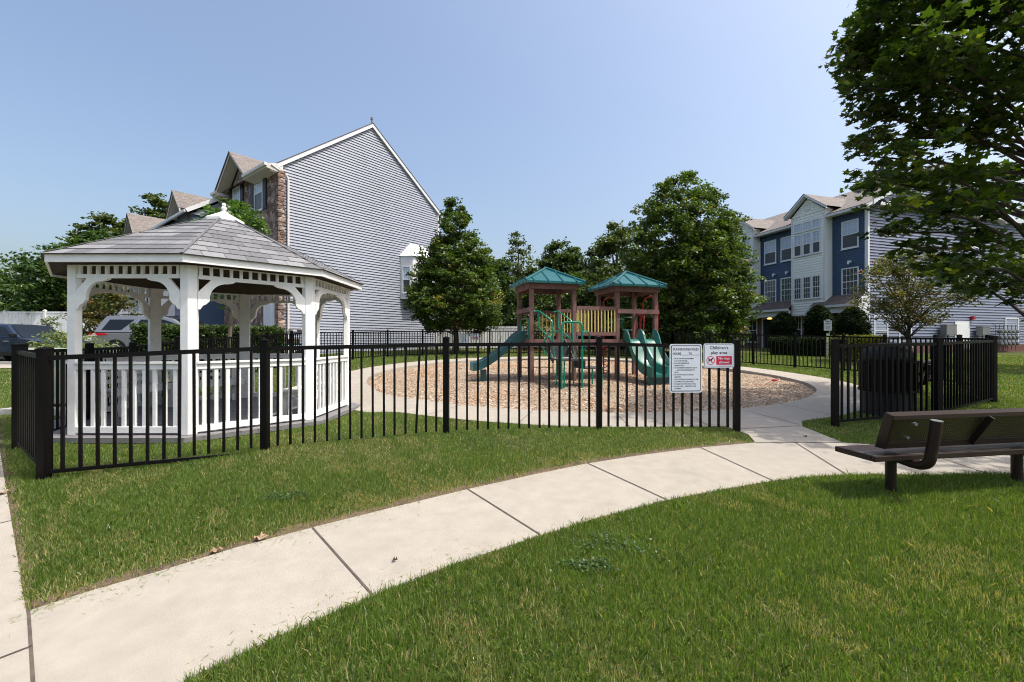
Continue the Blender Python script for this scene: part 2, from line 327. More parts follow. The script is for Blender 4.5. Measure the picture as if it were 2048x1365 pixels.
UP=[(57,1227),(180,1187),(323,1146),(467,1101),(625,1059),(780,1020),(935,982),(1060,954),(1175,930),(1290,912),(1400,898),(1510,888)]
LO=[(2048,950),(1950,951),(1850,953),(1760,952),(1690,953),(1610,958),(1540,966),(1435,984),(1333,1004),(1200,1038),(1080,1075),(900,1135),(745,1195),(560,1277),(370,1365)]
pup=[G(*p) for p in UP]; plo=[G(*p) for p in LO]
east=[(6.5,3.95),(9,4.3)]; east2=[(9,5.5),(6.5,5.15)]
isl=[G(1605,856),G(1640,870),G(1685,888)]
front_poly=pup+[isl[2]]+[(4.9,5.02)]+east2[::-1]+east[::-1]+plo+[(-.9,1.05),(-1.9,.6)]
apron_poly=[pup[-1],G(1497,872),(3.0,6.05),(2.5,6.6),(5.6,7.5),(5.2,7.0),(4.3,6.45),isl[0],isl[1],isl[2]]
# left sidewalk (diagonal) : right edge line
sw=[G(0,905),G(22,1050),G(62,1290)]
swa=np.array(G(0,905)); swb=np.array(G(62,1290)); swd=(swb-swa)/np.linalg.norm(swb-swa); swn=np.array([-swd[1],swd[0]])
if swn[0]>0: swn=-swn
sA=swa-swd*7; sB=swb+swd*4
side_poly=[tuple(sA),tuple(sB),tuple(sB+swn*1.3),tuple(sA+swn*1.3)]
def pip(P,x,y):
    P=np.array(P); n=len(P); ins=np.zeros(x.shape,bool); j=n-1
    for i in range(n):
        a,b=P[i],P[j]; c=((a[1]>y)!=(b[1]>y))&(x<(b[0]-a[0])*(y-a[1])/((b[1]-a[1])+1e-12)+a[0]); ins^=c; j=i
    return ins
def slab(name,P,m,h=.012,thick=.1):
    mb=MB(); n=len(P); top=[(x,y,Tz(x,y)+h) for x,y in P]; bot=[(x,y,z-thick) for x,y,z in top]
    mb.add(top,[tuple(range(n))]); 
    for i in range(n): j=(i+1)%n; mb.add([top[i],top[j],bot[j],bot[i]],[(0,1,2,3)])
    o=mb.build(name,m)
    import bmesh
    b=bmesh.new(); b.from_mesh(o.data); bmesh.ops.recalc_face_normals(b,faces=b.faces); bmesh.ops.triangulate(b,faces=[f for f in b.faces if len(f.verts)>4]); b.to_mesh(o.data); b.free()
    return tag(o,kind='structure')
slab('front_path',front_poly,'concrete')
slab('gate_path',apron_poly,'concrete',.016)
mb=MB(); NS=60; P=[]
for i in range(NS+1):
    for j in range(5): q=sA+(sB-sA)*i/NS+swn*1.3*j/4; P.append((q[0],q[1],Tz(q[0],q[1])+.014))
mb.add(P,[(i*5+j,i*5+j+1,(i+1)*5+j+1,(i+1)*5+j) for i in range(NS) for j in range(4)][::1]); swo=tag(mb.build('sidewalk','concrete'),kind='structure')
def ring(name,r0,r1,m,h,thick=.12):
    mb=MB(); n=144; P=[]
    for k in range(n):
        a=2*PI*k/n; c,s=math.cos(a),math.sin(a)
        for r in (r0,r1): x,y=RC[0]+r*c,RC[1]+r*s; P.append((x,y,Tz(x,y)+h))
        for r in (r0,r1): x,y=RC[0]+r*c,RC[1]+r*s; P.append((x,y,Tz(x,y)+h-thick))
    F=[]
    for k in range(n):
        a=4*k; b=4*((k+1)%n); F+=[(a,a+1,b+1,b),(a+1,a+3,b+3,b+1),(a+2,a,b,b+2)]
    mb.add(P,F); return tag(mb.build(name,m),kind='structure')
ring('ring_path',RI,RO,'concrete',.012,.2)
# mulch
mb=MB(); nr,na=22,96; P=[]
for i in range(nr+1):
    for k in range(na):
        r=(RI-.001)*i/nr; a=2*PI*k/na; x,y=RC[0]+r*math.cos(a),RC[1]+r*math.sin(a)
        P.append((x,y,Tz(x,y)-.085+.02*math.sin(x*2.1+y)*math.cos(y*1.7)+random.uniform(-.008,.008)))
mb.add(P,[(i*na+k,i*na+(k+1)%na,(i+1)*na+(k+1)%na,(i+1)*na+k) for i in range(nr) for k in range(na)])
tag(mb.build('mulch_bed','mulch',smooth=True),kind='structure')
def mulz(x,y): return T(x,y)-.085+.02*np.sin(x*2.1+y)*np.cos(y*1.7)
n=190000; a=RNG.uniform(0,2*PI,n); r=RI*np.sqrt(RNG.uniform(0,1,n)); x=RC[0]+r*np.cos(a); y=RC[1]+r*np.sin(a); keep=(RNG.random(n)<np.clip(1.6-y/14,.35,1)); x,y=x[keep],y[keep]; n=len(x)
z=mulz(x,y)+.008+RNG.random(n)*.010
th=RNG.uniform(0,2*PI,n); L_=RNG.uniform(.010,.025,n); w_=RNG.uniform(.004,.010,n); tl=RNG.normal(0,.22,n)
dx=np.stack([np.cos(th)*np.cos(tl),np.sin(th)*np.cos(tl),np.sin(tl)],-1)*L_[:,None]; dy=np.stack([-np.sin(th),np.cos(th),RNG.normal(0,.25,n)],-1)*w_[:,None]
c=np.stack([x,y,z],-1)
M['chips']=leafmat('loose_chips',(.20,.13,.085),(.60,.48,.355),(.76,.70,.60),trans=0,rough=.85)
pt=(np.sin(x*1.3+.5)*np.cos(y*1.9-1)+.3*RNG.normal(0,1,n))
tag(npmesh('wood_chips',np.stack([c-dx-dy,c+dx-dy,c+dx+dy,c-dx+dy],1),4,'chips',tint=np.clip(RNG.beta(2,2,n)*.95+.08,0,1)),'loose tan and grey wood chips filling the round play bed','wood chips',kind='stuff')
# joints
JT=[((625,1060),(745,1196)),((935,982),(1080,1074)),((1175,930),(1332,1003)),((1400,898),(1545,965)),((1590,888),(1690,951)),((1885,921),(1975,951)),((1511,888),(1683,888)),((57,1227),(68,1400))]
mb=MB()
def strip(mb,a,b,wd,h=.017):
    a=Vector((*a,0));b=Vector((*b,0));nn=(b-a).normalized(); p=Vector((-nn.y,nn.x,0))*wd/2; k=max(1,int((b-a).length/.5)); 
    for i in range(k):
        c0=a.lerp(b,i/k);c1=a.lerp(b,(i+1)/k)
        q=[c0-p,c1-p,c1+p,c0+p]; mb.add([(v.x,v.y,Tz(v.x,v.y)+h) for v in q],[(0,1,2,3)])
for a,b in JT: strip(mb,G(*a),G(*b),.012)
for a,b in [((1368,827),(1416,854)),((1497,826),(1599,853)),((1563,812),(1660,832)),((1478,861),(1604,855))]: strip(mb,G(*a),G(*b),.012,.021)
for ang in list(range(-170,190,13)):
    if -85<ang<-45: continue
    c,s=math.cos(R(ang)),math.sin(R(ang)); strip(mb,(RC[0]+(RI+.01)*c,RC[1]+(RI+.01)*s),(RC[0]+(RO-.01)*c,RC[1]+(RO-.01)*s),.010)
for k in range(1,8):
    p=sA+(sB-sA)*k/8+0; strip(mb,tuple(p),tuple(p+swn*1.28),.012)
tag(mb.build('path_joints','groove'),kind='structure')
# bare soil beside the near path edge and along the sidewalk
mb=MB()
def edge_soil(P,wmin,wmax,side):
    P=[np.array(p) for p in P]; Q=[]
    for a,b in zip(P[:-1],P[1:]):
        L=np.linalg.norm(b-a); k=max(1,int(L/.12)); d=(b-a)/L; nn=np.array([-d[1],d[0]])*side
        for i in range(k): p=a+(b-a)*i/k; Q.append((p-nn*.01,p+nn*random.uniform(wmin,wmax)))
    for (a,b),(c_,d_) in zip(Q[:-1],Q[1:]):
        mb.add([(v[0],v[1],Tz(v[0],v[1])+.006) for v in (a,c_,d_,b)],[(0,1,2,3)])
edge_soil(pup,.06,.15,1); edge_soil([tuple(sA),tuple(sB)],.02,.06,-1 if np.dot(swn,np.array([-swd[1],swd[0]]))>0 else 1)
tag(mb.build('soil_edge','soil'),kind='structure')
# road, kerb, far slabs
def sheet(name,P,m,h): 
    mb=MB(); mb.add([(x,y,Tz(x,y)+h) for x,y in P],[tuple(range(len(P)))]); return tag(mb.build(name,m),kind='structure')
def gridsheet(name,x0,x1,y0,y1,m,h):
    mb=MB(); xs=np.linspace(x0,x1,9); ys=np.linspace(y0,y1,7)
    P=[(x,y,Tz(x,y)+h) for y in ys for x in xs]; mb.add(P,[(j*9+i,j*9+i+1,(j+1)*9+i+1,(j+1)*9+i) for j in range(6) for i in range(8)]); return tag(mb.build(name,m,smooth=True),kind='structure')
gridsheet('road',-60,-10.6,15.9,24,'asphalt',.02)
mb=MB(); 
for x0 in range(-60,-11,2): mb.prism([(x0,15.62,Tz(x0,15.6)),(x0+2,15.62,Tz(x0+2,15.6)),(x0+2,15.88,Tz(x0+2,15.6)),(x0,15.88,Tz(x0,15.6))],(0,0,.12))
tag(mb.build('kerb','concrete2'),kind='structure')
gridsheet('pavement',-60,-12,14.4,15.6,'concrete',.03)
# ------------------------------------------------------------------ fences
NORM=lambda a,b:(Vector((b[0]-a[0],b[1]-a[1],0))).normalized()
def post(root,x,y,h=1.22,r=.036,name='post'):
    mb=MB(); z=Tf(x,y)-.08; mb.box(x-r,x+r,y-r,y+r,z,z+.08+h); 
    mb.box(x-r-.006,x+r+.006,y-r-.006,y+r+.006,z+.08+h,z+.08+h+.012); mb.add([(x-r,y-r,z+.092+h),(x+r,y-r,z+.092+h),(x+r,y+r,z+.092+h),(x-r,y+r,z+.092+h),(x,y,z+.108+h)],[(0,1,4),(1,2,4),(2,3,4),(3,0,4)])
    return mb.build(name,'black',root)
def panel(root,a,b,m='black',gap=.128,h=1.16,bend=()):
    mb=MB(); A=Vector((a[0],a[1],Tf(*a)));B=Vector((b[0],b[1],Tf(*b))); L=(B-A).length; d=(B-A)/L
    up=Vector((0,0,1)); mb.bar(A+up*(h-.02)+d*.03,B+up*(h-.02)-d*.03,.03,.045); ra,rb=[(.0 if -3.2<q.x<3.1 and q.y<6 else .075) for q in (A,B)]; mb.bar(A+up*ra+d*.03,B+up*rb-d*.03,.026,.034)
    k=max(2,round(L/gap))
    for i in range(1,k):
        p=A.lerp(B,i/k)+d*random.uniform(-.004,.004); l=d*random.uniform(-.006,.006)
        if i in bend: l=-d*.045
        mb.bar(p+up*.06,p+up*(h-.03)+l*-1,.025,.025,up=d)
    return mb.build('panel',m,root)
def run(label,P,group,maxlen=1.95,bend={}):
    root=thing('metal_fence',label,'fence',(P[0][0],P[0][1],Tz(*P[0])),group); Q=[P[0]]
    for a,b in zip(P[:-1],P[1:]):
        k=max(1,math.ceil(math.dist(a,b)/maxlen)) if maxlen else 1
        for i in range(1,k+1): Q.append((a[0]+(b[0]-a[0])*i/k,a[1]+(b[1]-a[1])*i/k))
    for i,q in enumerate(Q): post(root,*q)
    for i,(a,b) in enumerate(zip(Q[:-1],Q[1:])): panel(root,a,b,bend=bend.get(i,()))
    return root
FG='black metal fences around the play area'
run('long front run of black picket fence between the left corner and the two signs',FL,FG,maxlen=0,bend={1:(13,),2:()})
LF=[(-5.85,5.15),(-7.15,8.2),(-7.75,12.3),(-7.6,16.5),(-5.6,19.6),(-2.8,21.3),(.6,21.8),(4.,20.9),(7.,19.)]
run('short foreshortened return of black fence joining the front run at the far left corner',[(-4.37-.05,4.06+.06),LF[0]],FG)
run('far side of the black fence curving behind the gazebo and the play set',[(-5.88,5.22)]+LF[1:],FG)
run('black fence behind the right side of the round path, in front of the apartments',[(7.,19.),(9.2,16.6),(10.9,14.3),(11.3,11.6),(10.4,9.5),(9.0,8.15)],FG)
run('black fence section right of the gate gap, in front of the litter bin',[(4.56,6.14),(6.65,6.79)],FG,maxlen=0)
run('angled fence section right of the litter bin with a sunlit top rail',[(6.70,6.83),(8.92,8.06)],FG,maxlen=0)
# ------------------------------------------------------------------ signs on fence
def sign_rules(loc,ang,label,sc=1.,small=False,group='playground rules boards'):
    t=thing('rules_sign',label,'sign',loc,group); mx=frame(Vector(loc),ang)
    w_,h_=.445*sc,.645*sc; mb=MB(mx)
    def rr(x0,x1,z0,z1,r,y0,y1,mb):
        P=[]
        for cx,cz,a in ((x1-r,z1-r,0),(x0+r,z1-r,90),(x0+r,z0+r,180),(x1-r,z0+r,270)):
            for k in range(5): q=R(a+k*22.5); P.append((cx+r*math.cos(q),y0,cz+r*math.sin(q)))
        mb.prism(P,(0,y1-y0,0))
    rr(-w_/2,w_/2,-h_,0,.03,-.003,.0,mb); mb.build('board','signwhite',t)
    mb=MB(mx); rr(-w_/2+.018,w_/2-.018,-h_+.018,-.018,.022,-.004,-.0035,mb); mb.build('border','ink',t)
    mb=MB(mx); rr(-w_/2+.028,w_/2-.028,-h_+.028,-.028,.016,-.0055,-.0045,mb); mb.build('panel','signwhite',t)
    mb=MB(mx); L=-w_/2+.042
    text(mb,'PLAYGROUND RULES',.046,0,-.085,mx,'CENTER',.78,.0007,-.0065)
    text(mb,'HOURS______TO______',.043,L+.0,-.142,mx,'LEFT',.80,.001,-.0065)
    lines=['1.  USE OF PLAYGROUND EQUIPMENT','     IS AT YOUR OWN RISK.','2.  PLAY AREA RESERVED FOR','     RESIDENTS ONLY.','3.  YOUNG RESIDENTS UNDER THE AGE OF','     ____MUST BE ACCOMPANIED BY AN','     ADULT.','4.  NO ROUGH PLAYING OR YELLING','     PERMITTED.','5.  ONLY ONE PERSON PER SWING AT A TIME.','6.  NO JUMPING OFF SLIDING BOARD.','7.  NO GLASS OR BOTTLES IN PLAY AREA.','8.  NO ONE OVER____PERMITTED TO USE','     EQUIPMENT.']
    for i,s in enumerate(lines): text(mb,s,.0225,L,-.200-.0305*i,mx,'LEFT',.75,.0005,-.0065)
    mb.build('lettering','ink',t); return t
def sign_dogs(loc,ang,label,group='no dogs boards'):
    t=thing('no_dogs_sign',label,'sign',loc,group); mx=frame(Vector(loc),ang); w_,h_=.425,.325
    def rr(x0,x1,z0,z1,r,y0,y1,mb):
        P=[]
        for cx,cz,a in ((x1-r,z1-r,0),(x0+r,z1-r,90),(x0+r,z0+r,180),(x1-r,z0+r,270)):
            for k in range(5): q=R(a+k*22.5); P.append((cx+r*math.cos(q),y0,cz+r*math.sin(q)))
        mb.prism(P,(0,y1-y0,0))
    mb=MB(mx); rr(-w_/2,w_/2,-h_,0,.03,-.003,0,mb); mb.build('board','signwhite',t)
    mb=MB(mx); rr(-w_/2+.012,w_/2-.012,-h_+.012,-.012,.022,-.004,-.0035,mb); mb.build('border','ink',t)
    mb=MB(mx); rr(-w_/2+.016,w_/2-.016,-h_+.016,-.016,.018,-.0055,-.0045,mb); mb.build('panel','signwhite',t)
    mb=MB(mx); text(mb,"Children's",.058,0,-.075,mx,'CENTER',1.1,.0009,-.0065); text(mb,'play area',.058,0,-.140,mx,'CENTER',1.1,.0009,-.0065)
    # standing dog
    D=[(-.03,-.252),(-.022,-.252),(-.020,-.235),(.0,-.230),(.012,-.252),(.020,-.250),(.014,-.228),(.022,-.212),(.034,-.208),(.036,-.198),(.022,-.190),(.014,-.196),(.008,-.206),(-.018,-.212),(-.034,-.200),(-.030,-.214),(-.030,-.232)]
    mb.poly([(x-.115,-.0065,z) for x,z in D]); mb.build('lettering','ink',t)
    mb=MB(mx); n=28
    for k in range(n):
        a,b=2*PI*k/n,2*PI*(k+1)/n; mb.poly([(-.115+r*math.cos(q),-.0068,-.225+r*math.sin(q)) for r,q in ((.050,a),(.058,a),(.058,b),(.050,b))])
    c=math.sqrt(.5); 
    mb.poly([(-.115-.037-.003,-.0068,-.225+.037-.003),(-.115+.037-.003,-.0068,-.225-.037-.003),(-.115+.037+.003,-.0068,-.225-.037+.003),(-.115-.037+.003,-.0068,-.225+.037+.003)])
    rr(-.038,.180,-.283,-.168,.008,-.0062,-.0058,mb); mb.build('red_marks','signred',t)
    mb=MB(mx); text(mb,'No dogs',.046,.071,-.212,mx,'CENTER',1.,.0009,-.0075); text(mb,'allowed',.046,.071,-.264,mx,'CENTER',1.,.0009,-.0075); mb.build('white_lettering','signwhite',t); return t
fa=math.atan2(FL[4][1]-FL[3][1],FL[4][0]-FL[3][0]); fd=Vector((math.cos(fa),math.sin(fa),0)); fn=Vector((fd.y,-fd.x,0))
def onfence(u,v):                  # point on the front plane of the last fence bay
    p0=Vector((*FL[3],0))+fn*.028; k=(u-1024)/870; s=(k*p0.y-p0.x)/(fd.x-k*fd.y); p=p0+fd*s; p.z=1.25-(v-683)*p.y/870; return p
sign_rules(tuple(onfence(1371.5,689)),fa,'tall white playground rules board wired to the front fence')
sign_dogs(tuple(onfence(1437.5,688)),fa,'small white no dogs board beside the rules board near the gate gap')
sign_rules((-2.35,21.36,1.62),R(9),'distant faded rules board on the back fence below the maple')
sign_dogs((-1.85,21.44,1.62),R(9),'distant faded no dogs board on the back fence below the maple')
# ------------------------------------------------------------------ gazebo
DZ=.05; PR=1.98
def gp(r,k,z=0,a=0): t=R(-112.5+45*k+a); return Vector((GZ[0]+r*math.cos(t),GZ[1]+r*math.sin(t),z))
gz=thing('gazebo','white octagonal gazebo with grey shingled roof behind the front fence','gazebo',(GZ[0],GZ[1],DZ))
mb=MB(); mb.add([gp(2.2,k,DZ) for k in range(8)]+[gp(2.2,k,DZ-.06) for k in range(8)],[tuple(range(8))]+[(k,(k+1)%8,8+(k+1)%8,8+k)[::-1] for k in range(8)]); dk=mb.build('deck','deckwood',gz)
mb=MB(); mb.add([gp(2.17,k,DZ-.061) for k in range(8)]+[gp(2.17,k,DZ-.22) for k in range(8)],[(k,(k+1)%8,8+(k+1)%8,8+k)[::-1] for k in range(8)]); mb.build('deck_skirt','concrete2',gz)
mb=MB(); 
for i in range(-14,15):
    y=i*.145; hw=2.12 if abs(y)<.84 else 2.12-(abs(y)-.84)*1.0
    hw=min(2.0,max(.4,2.9-abs(y)) )
    mb.box(GZ[0]-hw,GZ[0]+hw,GZ[1]+y-.003,GZ[1]+y+.003,DZ,DZ+.0015)
mb.build('board_gaps','groove',dk)
ET=2.33; EB=2.225; RZ=3.40; ER=2.22
for k in range(8):
    c=gp(PR,k); t=R(-112.5+45*k); rad=Vector((math.cos(t),math.sin(t),0)); l=(gp(PR,k-1)-c).normalized(); r_=(gp(PR,k+1)-c).normalized(); wd=.10
    o=c+rad*.03; P=[o+l*wd,o,o+r_*wd,o+r_*wd-rad*.075,o+l*wd-rad*.075]
    mb=MB(); mb.prism([(p.x,p.y,DZ) for p in P],(0,0,EB-DZ-.001)); mb.build('post','white',gz,bevel=.006)
for k in range(8):
    a,b=gp(PR,k),gp(PR,(k+1)%8); d=(b-a).normalized(); L=(b-a).length; n_=Vector((d.y,-d.x,0)); ang=math.atan2(d.y,d.x); mx=frame(Vector((a.x,a.y,0)),ang)
    # frieze
    mb=MB(mx); mb.box(.10,L-.10,-.02,.025,2.055,2.105); mb.box(.10,L-.10,-.018,.02,EB-.012,EB-.002)
    k2=11
    for i in range(k2+1): x=.13+(L-.26)*i/k2; mb.box(x-.018,x+.018,-.012,.018,2.105,EB-.012)
    mb.build('frieze','white',gz)
    # curved braces
    for sgn in (0,1):
        prof=[(-.005,1.66),(-.005,1.88),(.14,2.054),(.42,2.054),(.40,2.035),(.36,2.02)]+[(.33-.205*math.sin(R(q)),2.015-.20*(1-math.cos(R(q)))) for q in range(0,91,10)]+[(.12,1.77),(.085,1.73),(.05,1.71),(.02,1.66)]
        P=[((.10+x) if not sgn else (L-.10-x),z) for x,z in prof]
        if not sgn: P=P[::-1]
        mb=MB(mx); mb.prism([(x,-.028,z) for x,z in P],(0,.045,0)); mb.build('brace','white',gz)
    # railing (open on the side facing the playground path, k==4)
    if k!=3:
        mb=MB(mx); mb.box(.085,L-.085,-.045,.045,.955,.985); mb.box(.085,L-.085,-.026,.026,.885,.955); mb.box(.085,L-.085,-.028,.028,.075,.155); k3=10
        for i in range(k3): x=.10+(L-.2)*(i+.5)/k3; mb.box(x-.023,x+.023,-.016,.016,.150,.890)
        mb.build('railing','white',gz,bevel=.004)
mb=MB()
for k in range(8):
    a,b=gp(ER,k),gp(ER,(k+1)%8); a2,b2=gp(ER-.03,k),gp(ER-.03,(k+1)%8)
    for p,q,p2,q2 in ((a,b,a2,b2),): 
        v=[(p.x,p.y,EB),(q.x,q.y,EB),(q.x,q.y,ET-.012),(p.x,p.y,ET-.012),(p2.x,p2.y,EB),(q2.x,q2.y,EB),(q2.x,q2.y,ET-.012),(p2.x,p2.y,ET-.012)]
        mb.add(v,[(0,1,2,3),(5,4,7,6),(0,4,5,1)])
fsc=mb.build('fascia','white',gz)
rf=MB(); ce=MB(); rd=MB(); RH=None
for k in range(8):
    a,b=gp(ER+.035,k,ET-.012),gp(ER+.035,(k+1)%8,ET-.012); ap=Vector((GZ[0],GZ[1],RZ)); m_=(a+b)/2; h=(ap-m_).length; hb=(b-a).length/2; N=11; RH=h/N
    # shingle courses: thin lapped steps
    for i in range(N*1+0):
        t0,t1=i/N,(i+1)/N; p0=a.lerp(ap,t0);q0=b.lerp(ap,t0);p1=a.lerp(ap,t1);q1=b.lerp(ap,t1); up=Vector((0,0,.008))
        wd0=hb*(1-t0); wd1=hb*(1-t1)
        rf.add([p0+up,q0+up,q1,p1,p0,q0],[(0,1,2,3),(4,5,1,0)],[[(-wd0+7.3*k,t0*h),(wd0+7.3*k,t0*h),(wd1+7.3*k,t1*h),(-wd1+7.3*k,t1*h)],[(0,0)]*4])
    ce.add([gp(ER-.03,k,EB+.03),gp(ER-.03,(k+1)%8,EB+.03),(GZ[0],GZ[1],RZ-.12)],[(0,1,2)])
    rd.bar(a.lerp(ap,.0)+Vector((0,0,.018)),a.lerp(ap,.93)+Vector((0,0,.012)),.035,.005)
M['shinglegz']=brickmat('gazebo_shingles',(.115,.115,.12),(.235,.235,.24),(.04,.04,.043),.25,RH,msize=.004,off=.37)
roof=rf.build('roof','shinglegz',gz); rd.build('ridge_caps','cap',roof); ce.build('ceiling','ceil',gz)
mb=MB(); mb.add([gp(.30,k,RZ-.105) for k in range(8)]+[gp(.30,k,RZ-.16) for k in range(8)]+[gp(.05,k,RZ+.035) for k in range(8)],[(k,(k+1)%8,16+(k+1)%8,16+k) for k in range(8)]+[(8+k,8+(k+1)%8,(k+1)%8,k) for k in range(8)]); mb.build('roof_cap','white',gz)
mb=MB(); mb.lathe([(.055,0),(.055,.012),(.03,.024),(.027,.04),(.045,.06),(.048,.08),(.03,.10),(.02,.108),(.033,.128),(.03,.15),(.015,.165),(0,.17)],(GZ[0],GZ[1],RZ+.03),20); mb.build('finial','white',gz,smooth=True)
def gbench(label,kseg,off=.42):
    a,b=gp(PR-.1,kseg),gp(PR-.1,(kseg+1)%8); m_=(a+b)/2; d=(b-a).normalized(); ang=math.atan2(d.y,d.x)
    loc=(m_.x,m_.y,DZ); t=thing('gazebo_bench',label,'bench',loc,'benches inside the gazebo'); mx=frame(Vector(loc),ang)
    mb=MB(mx); 
    for i in range(3): mb.box(-.62,.62,.10+i*.125,.215+i*.125,.41,.44)
    mb.box(-.60,.60,.44,.47,.33,.41); mb.build('seat','offwhite',t)
    mb=MB(mx); mb.box(-.62,.62,.04,.065,.62,.70); mb.box(-.62,.62,.05,.075,.50,.57); mb.build('backrest','offwhite',t)
    for sx in (-.5,.5):
        mb=MB(mx); P=[(.06,0),(.14,0),(.12,.12),(.16,.28),(.30,.34),(.42,.30),(.40,.16),(.42,0),(.50,0),(.49,.2),(.50,.41),(.10,.41),(.09,.70),(.04,.70)]
        mb.prism([(sx-.03,y,z) for y,z in P][::-1],(.06,0,0)); mb.build('leg','offwhite',t)
    return t
gbench('white bench with scrolled legs at the back left inside the gazebo',5)
gbench('white bench with scrolled legs on the left side inside the gazebo',6)
gbench('white bench end seen through the railing at the right inside the gazebo',2)
# ------------------------------------------------------------------ houses
def clip_boards(mb,width_at,z0,z1,lap=.127,out=.014,y=0.,gap=.012):
    z=z0
    while z<z1-1e-4:
        zt=min(z+lap,z1); (a0,b0),(a1,b1)=width_at(z),width_at(zt)
        if b0-a0>.02:
            zq=max(z+.02,zt-gap); mb.add([(a0,y-out,z),(b0,y-out,z),(b1,y-.001,zq),(a1,y-.001,zq),(a0,y+.018,z),(b0,y+.018,z),(b1,y+.018,zq),(a1,y+.018,zq)],[(0,1,2,3),(0,4,5,1),(3,2,6,7)])
        z=zt
def window(root,mx,x,z,w_,h_,cols=2,rows=2,upper='blind',lower='screen',split=True,name='window',trim=.07,shut=False,both=False):
    mb=MB(mx); y0=-.045
    mb.box(x,x+trim,y0,.0,z,z+h_); mb.box(x+w_-trim,x+w_,y0,.0,z,z+h_); mb.box(x+trim,x+w_-trim,y0,0,z+h_-trim,z+h_); mb.box(x+trim,x+w_-trim,y0,0,z,z+trim)
    if split: mb.box(x+trim,x+w_-trim,y0+.008,0,z+h_/2-.025,z+h_/2+.025)
    # muntins
    zz0=z+h_/2 if split else z+trim
    for (a,b) in (((zz0,z+h_-trim),(z+trim,z+h_/2)) if both else ((zz0,z+h_-trim),)):
        for i in range(1,cols): xx=x+trim+(w_-2*trim)*i/cols; mb.box(xx-.009,xx+.009,y0+.020,-.002,a,b)
        for i in range(1,rows): zc=a+(b-a)*i/rows; mb.box(x+trim,x+w_-trim,y0+.0205,-.0025,zc-.009,zc+.009)
    mb.box(x-.03,x+w_+.03,y0-.025,0,z-.045,z-.002)
    o=mb.build(name,'white2',root)
    if split:
        mb=MB(mx); mb.box(x+trim,x+w_-trim,y0+.028,-.004,z+h_/2,z+h_-trim); mb.build('upper_pane',upper,o)
        mb=MB(mx); mb.box(x+trim,x+w_-trim,y0+.028,-.004,z+trim,z+h_/2-.001); mb.build('lower_pane',lower,o)
    else:
        mb=MB(mx); mb.box(x+trim,x+w_-trim,y0+.028,-.004,z+trim,z+h_-trim); mb.build('pane',upper,o)
    if shut:
        for sx in (x-.42,x+w_+.04):
            mb=MB(mx); mb.box(sx,sx+.38,-.05,0,z-.02,z+h_+.02)
            for i in range(2):
                za=z+.04+i*h_/2; mb.box(sx+.05,sx+.33,-.062,-.05,za,za+h_/2-.10)
            mb.build('shutter','shutter',root)
    return o
def roofquad(mb,P,scale=1.):
    """quad a,b (eave) c,d (ridge) with metric uv"""
    a,b,c_,d_=[Vector(p) for p in P]; x=(b-a).normalized(); n_=x.cross(d_-a).normalized(); y=n_.cross(x)
    uv=[((p-a).dot(x),(p-a).dot(y)) for p in (a,b,c_,d_)]; mb.add([a,b,c_,d_],[(0,1,2,3)],[uv])
# ---- left end unit
LO_=Vector((-10.7,20.0,0)); la=math.atan2(.786,.618); lb=math.atan2(.619,-.786)
zg=.45
h1=thing('townhouse','grey blue sided end townhouse with stone front left of the playground','townhouse',(LO_.x,LO_.y,zg),'townhouses in the left row')
WL=9.75; EV=9.35; PK=13.05
mx=frame(LO_,la)                    # side wall: x along wall, y: rotated +90 => local y points left/back... outward is -y
def side_w(z):
    if z<EV: return (0,WL)
    k=(z-EV)/(PK-EV); return (WL/2*k,WL-WL/2*k)
mb=MB(mx); clip_boards(mb,side_w,.3,PK-.02,.14,.029,gap=.034); mb.build('side_wall','siding',h1)
# core volume behind siding
mb=MB(mx); P=[(0,.02,.0),(WL,.02,0),(WL,.02,EV),(WL/2,.02,PK-.05),(0,.02,EV)]; mb.prism(P,(0,6.74,0)); core=mb.build('wall','siding',h1)
# rake boards + soffit
mb=MB(mx)
for x0,x1 in ((-.42,WL/2),(WL+.42,WL/2)):
    sl_=(PK-EV)/(WL/2); z0=EV-.42*sl_
    a=Vector((x0,-.03,z0));b=Vector((x1,-.03,PK))
    P=[a+Vector((0,0,-.10)),b+Vector((0,0,-.12)),b+Vector((0,0,.12)),a+Vector((0,0,.14))]
    if x0>x1: P=P[::-1]
    mb.prism(P,(0,-.09,0))
mb.prism([(-.42,-.031,EV-.42),(0.12,-.031,EV-.42),(.12,-.031,EV+.05),(-.40,-.031,EV-.30)],(0,-.07,0))
mb.box(-.0,.10,-.04,.0,.3,EV-.42); mb.box(WL-.1,WL,-.04,0,.3,EV-.05)
mb.build('rake_trim','white2',h1)
mb=MB(mx); mb.tube([(.36,-.09,.45),(.36,-.09,8.72),(.26,-.11,8.92),(-.42,-.15,9.20)],.055,8); mb.build('downspout','gutter',h1)
# roof slabs
mb=MB(mx); dep=6.9
sl_=(PK-EV)/(WL/2); ez=EV-.42*sl_+.15
roofquad(mb,[(-.42,dep,ez),(-.42,-.14,ez),(WL/2,-.14,PK+.13),(WL/2,dep,PK+.13)]); roofquad(mb,[(WL+.42,-.14,ez),(WL+.42,dep,ez),(WL/2,dep,PK+.13),(WL/2,-.14,PK+.13)])
for s_ in (0,1):
    xe=-.42 if not s_ else WL+.42; mb.add([(xe,-.141,ez),(WL/2,-.141,PK+.13),(WL/2,-.141,PK+.09),(xe,-.141,ez-.04)],[(0,1,2,3)])
mb.build('roof','shinglebrown',h1)
mb=MB(mx); mb.tube([(WL/2+.35,.5,PK-.3),(WL/2+.35,.5,PK+.62)],.05,8); mb.tube([(WL/2+.35,.5,PK+.62),(WL/2+.35,.5,PK+.74)],.075,8); mb.build('vent_pipe','metalgrey',h1)
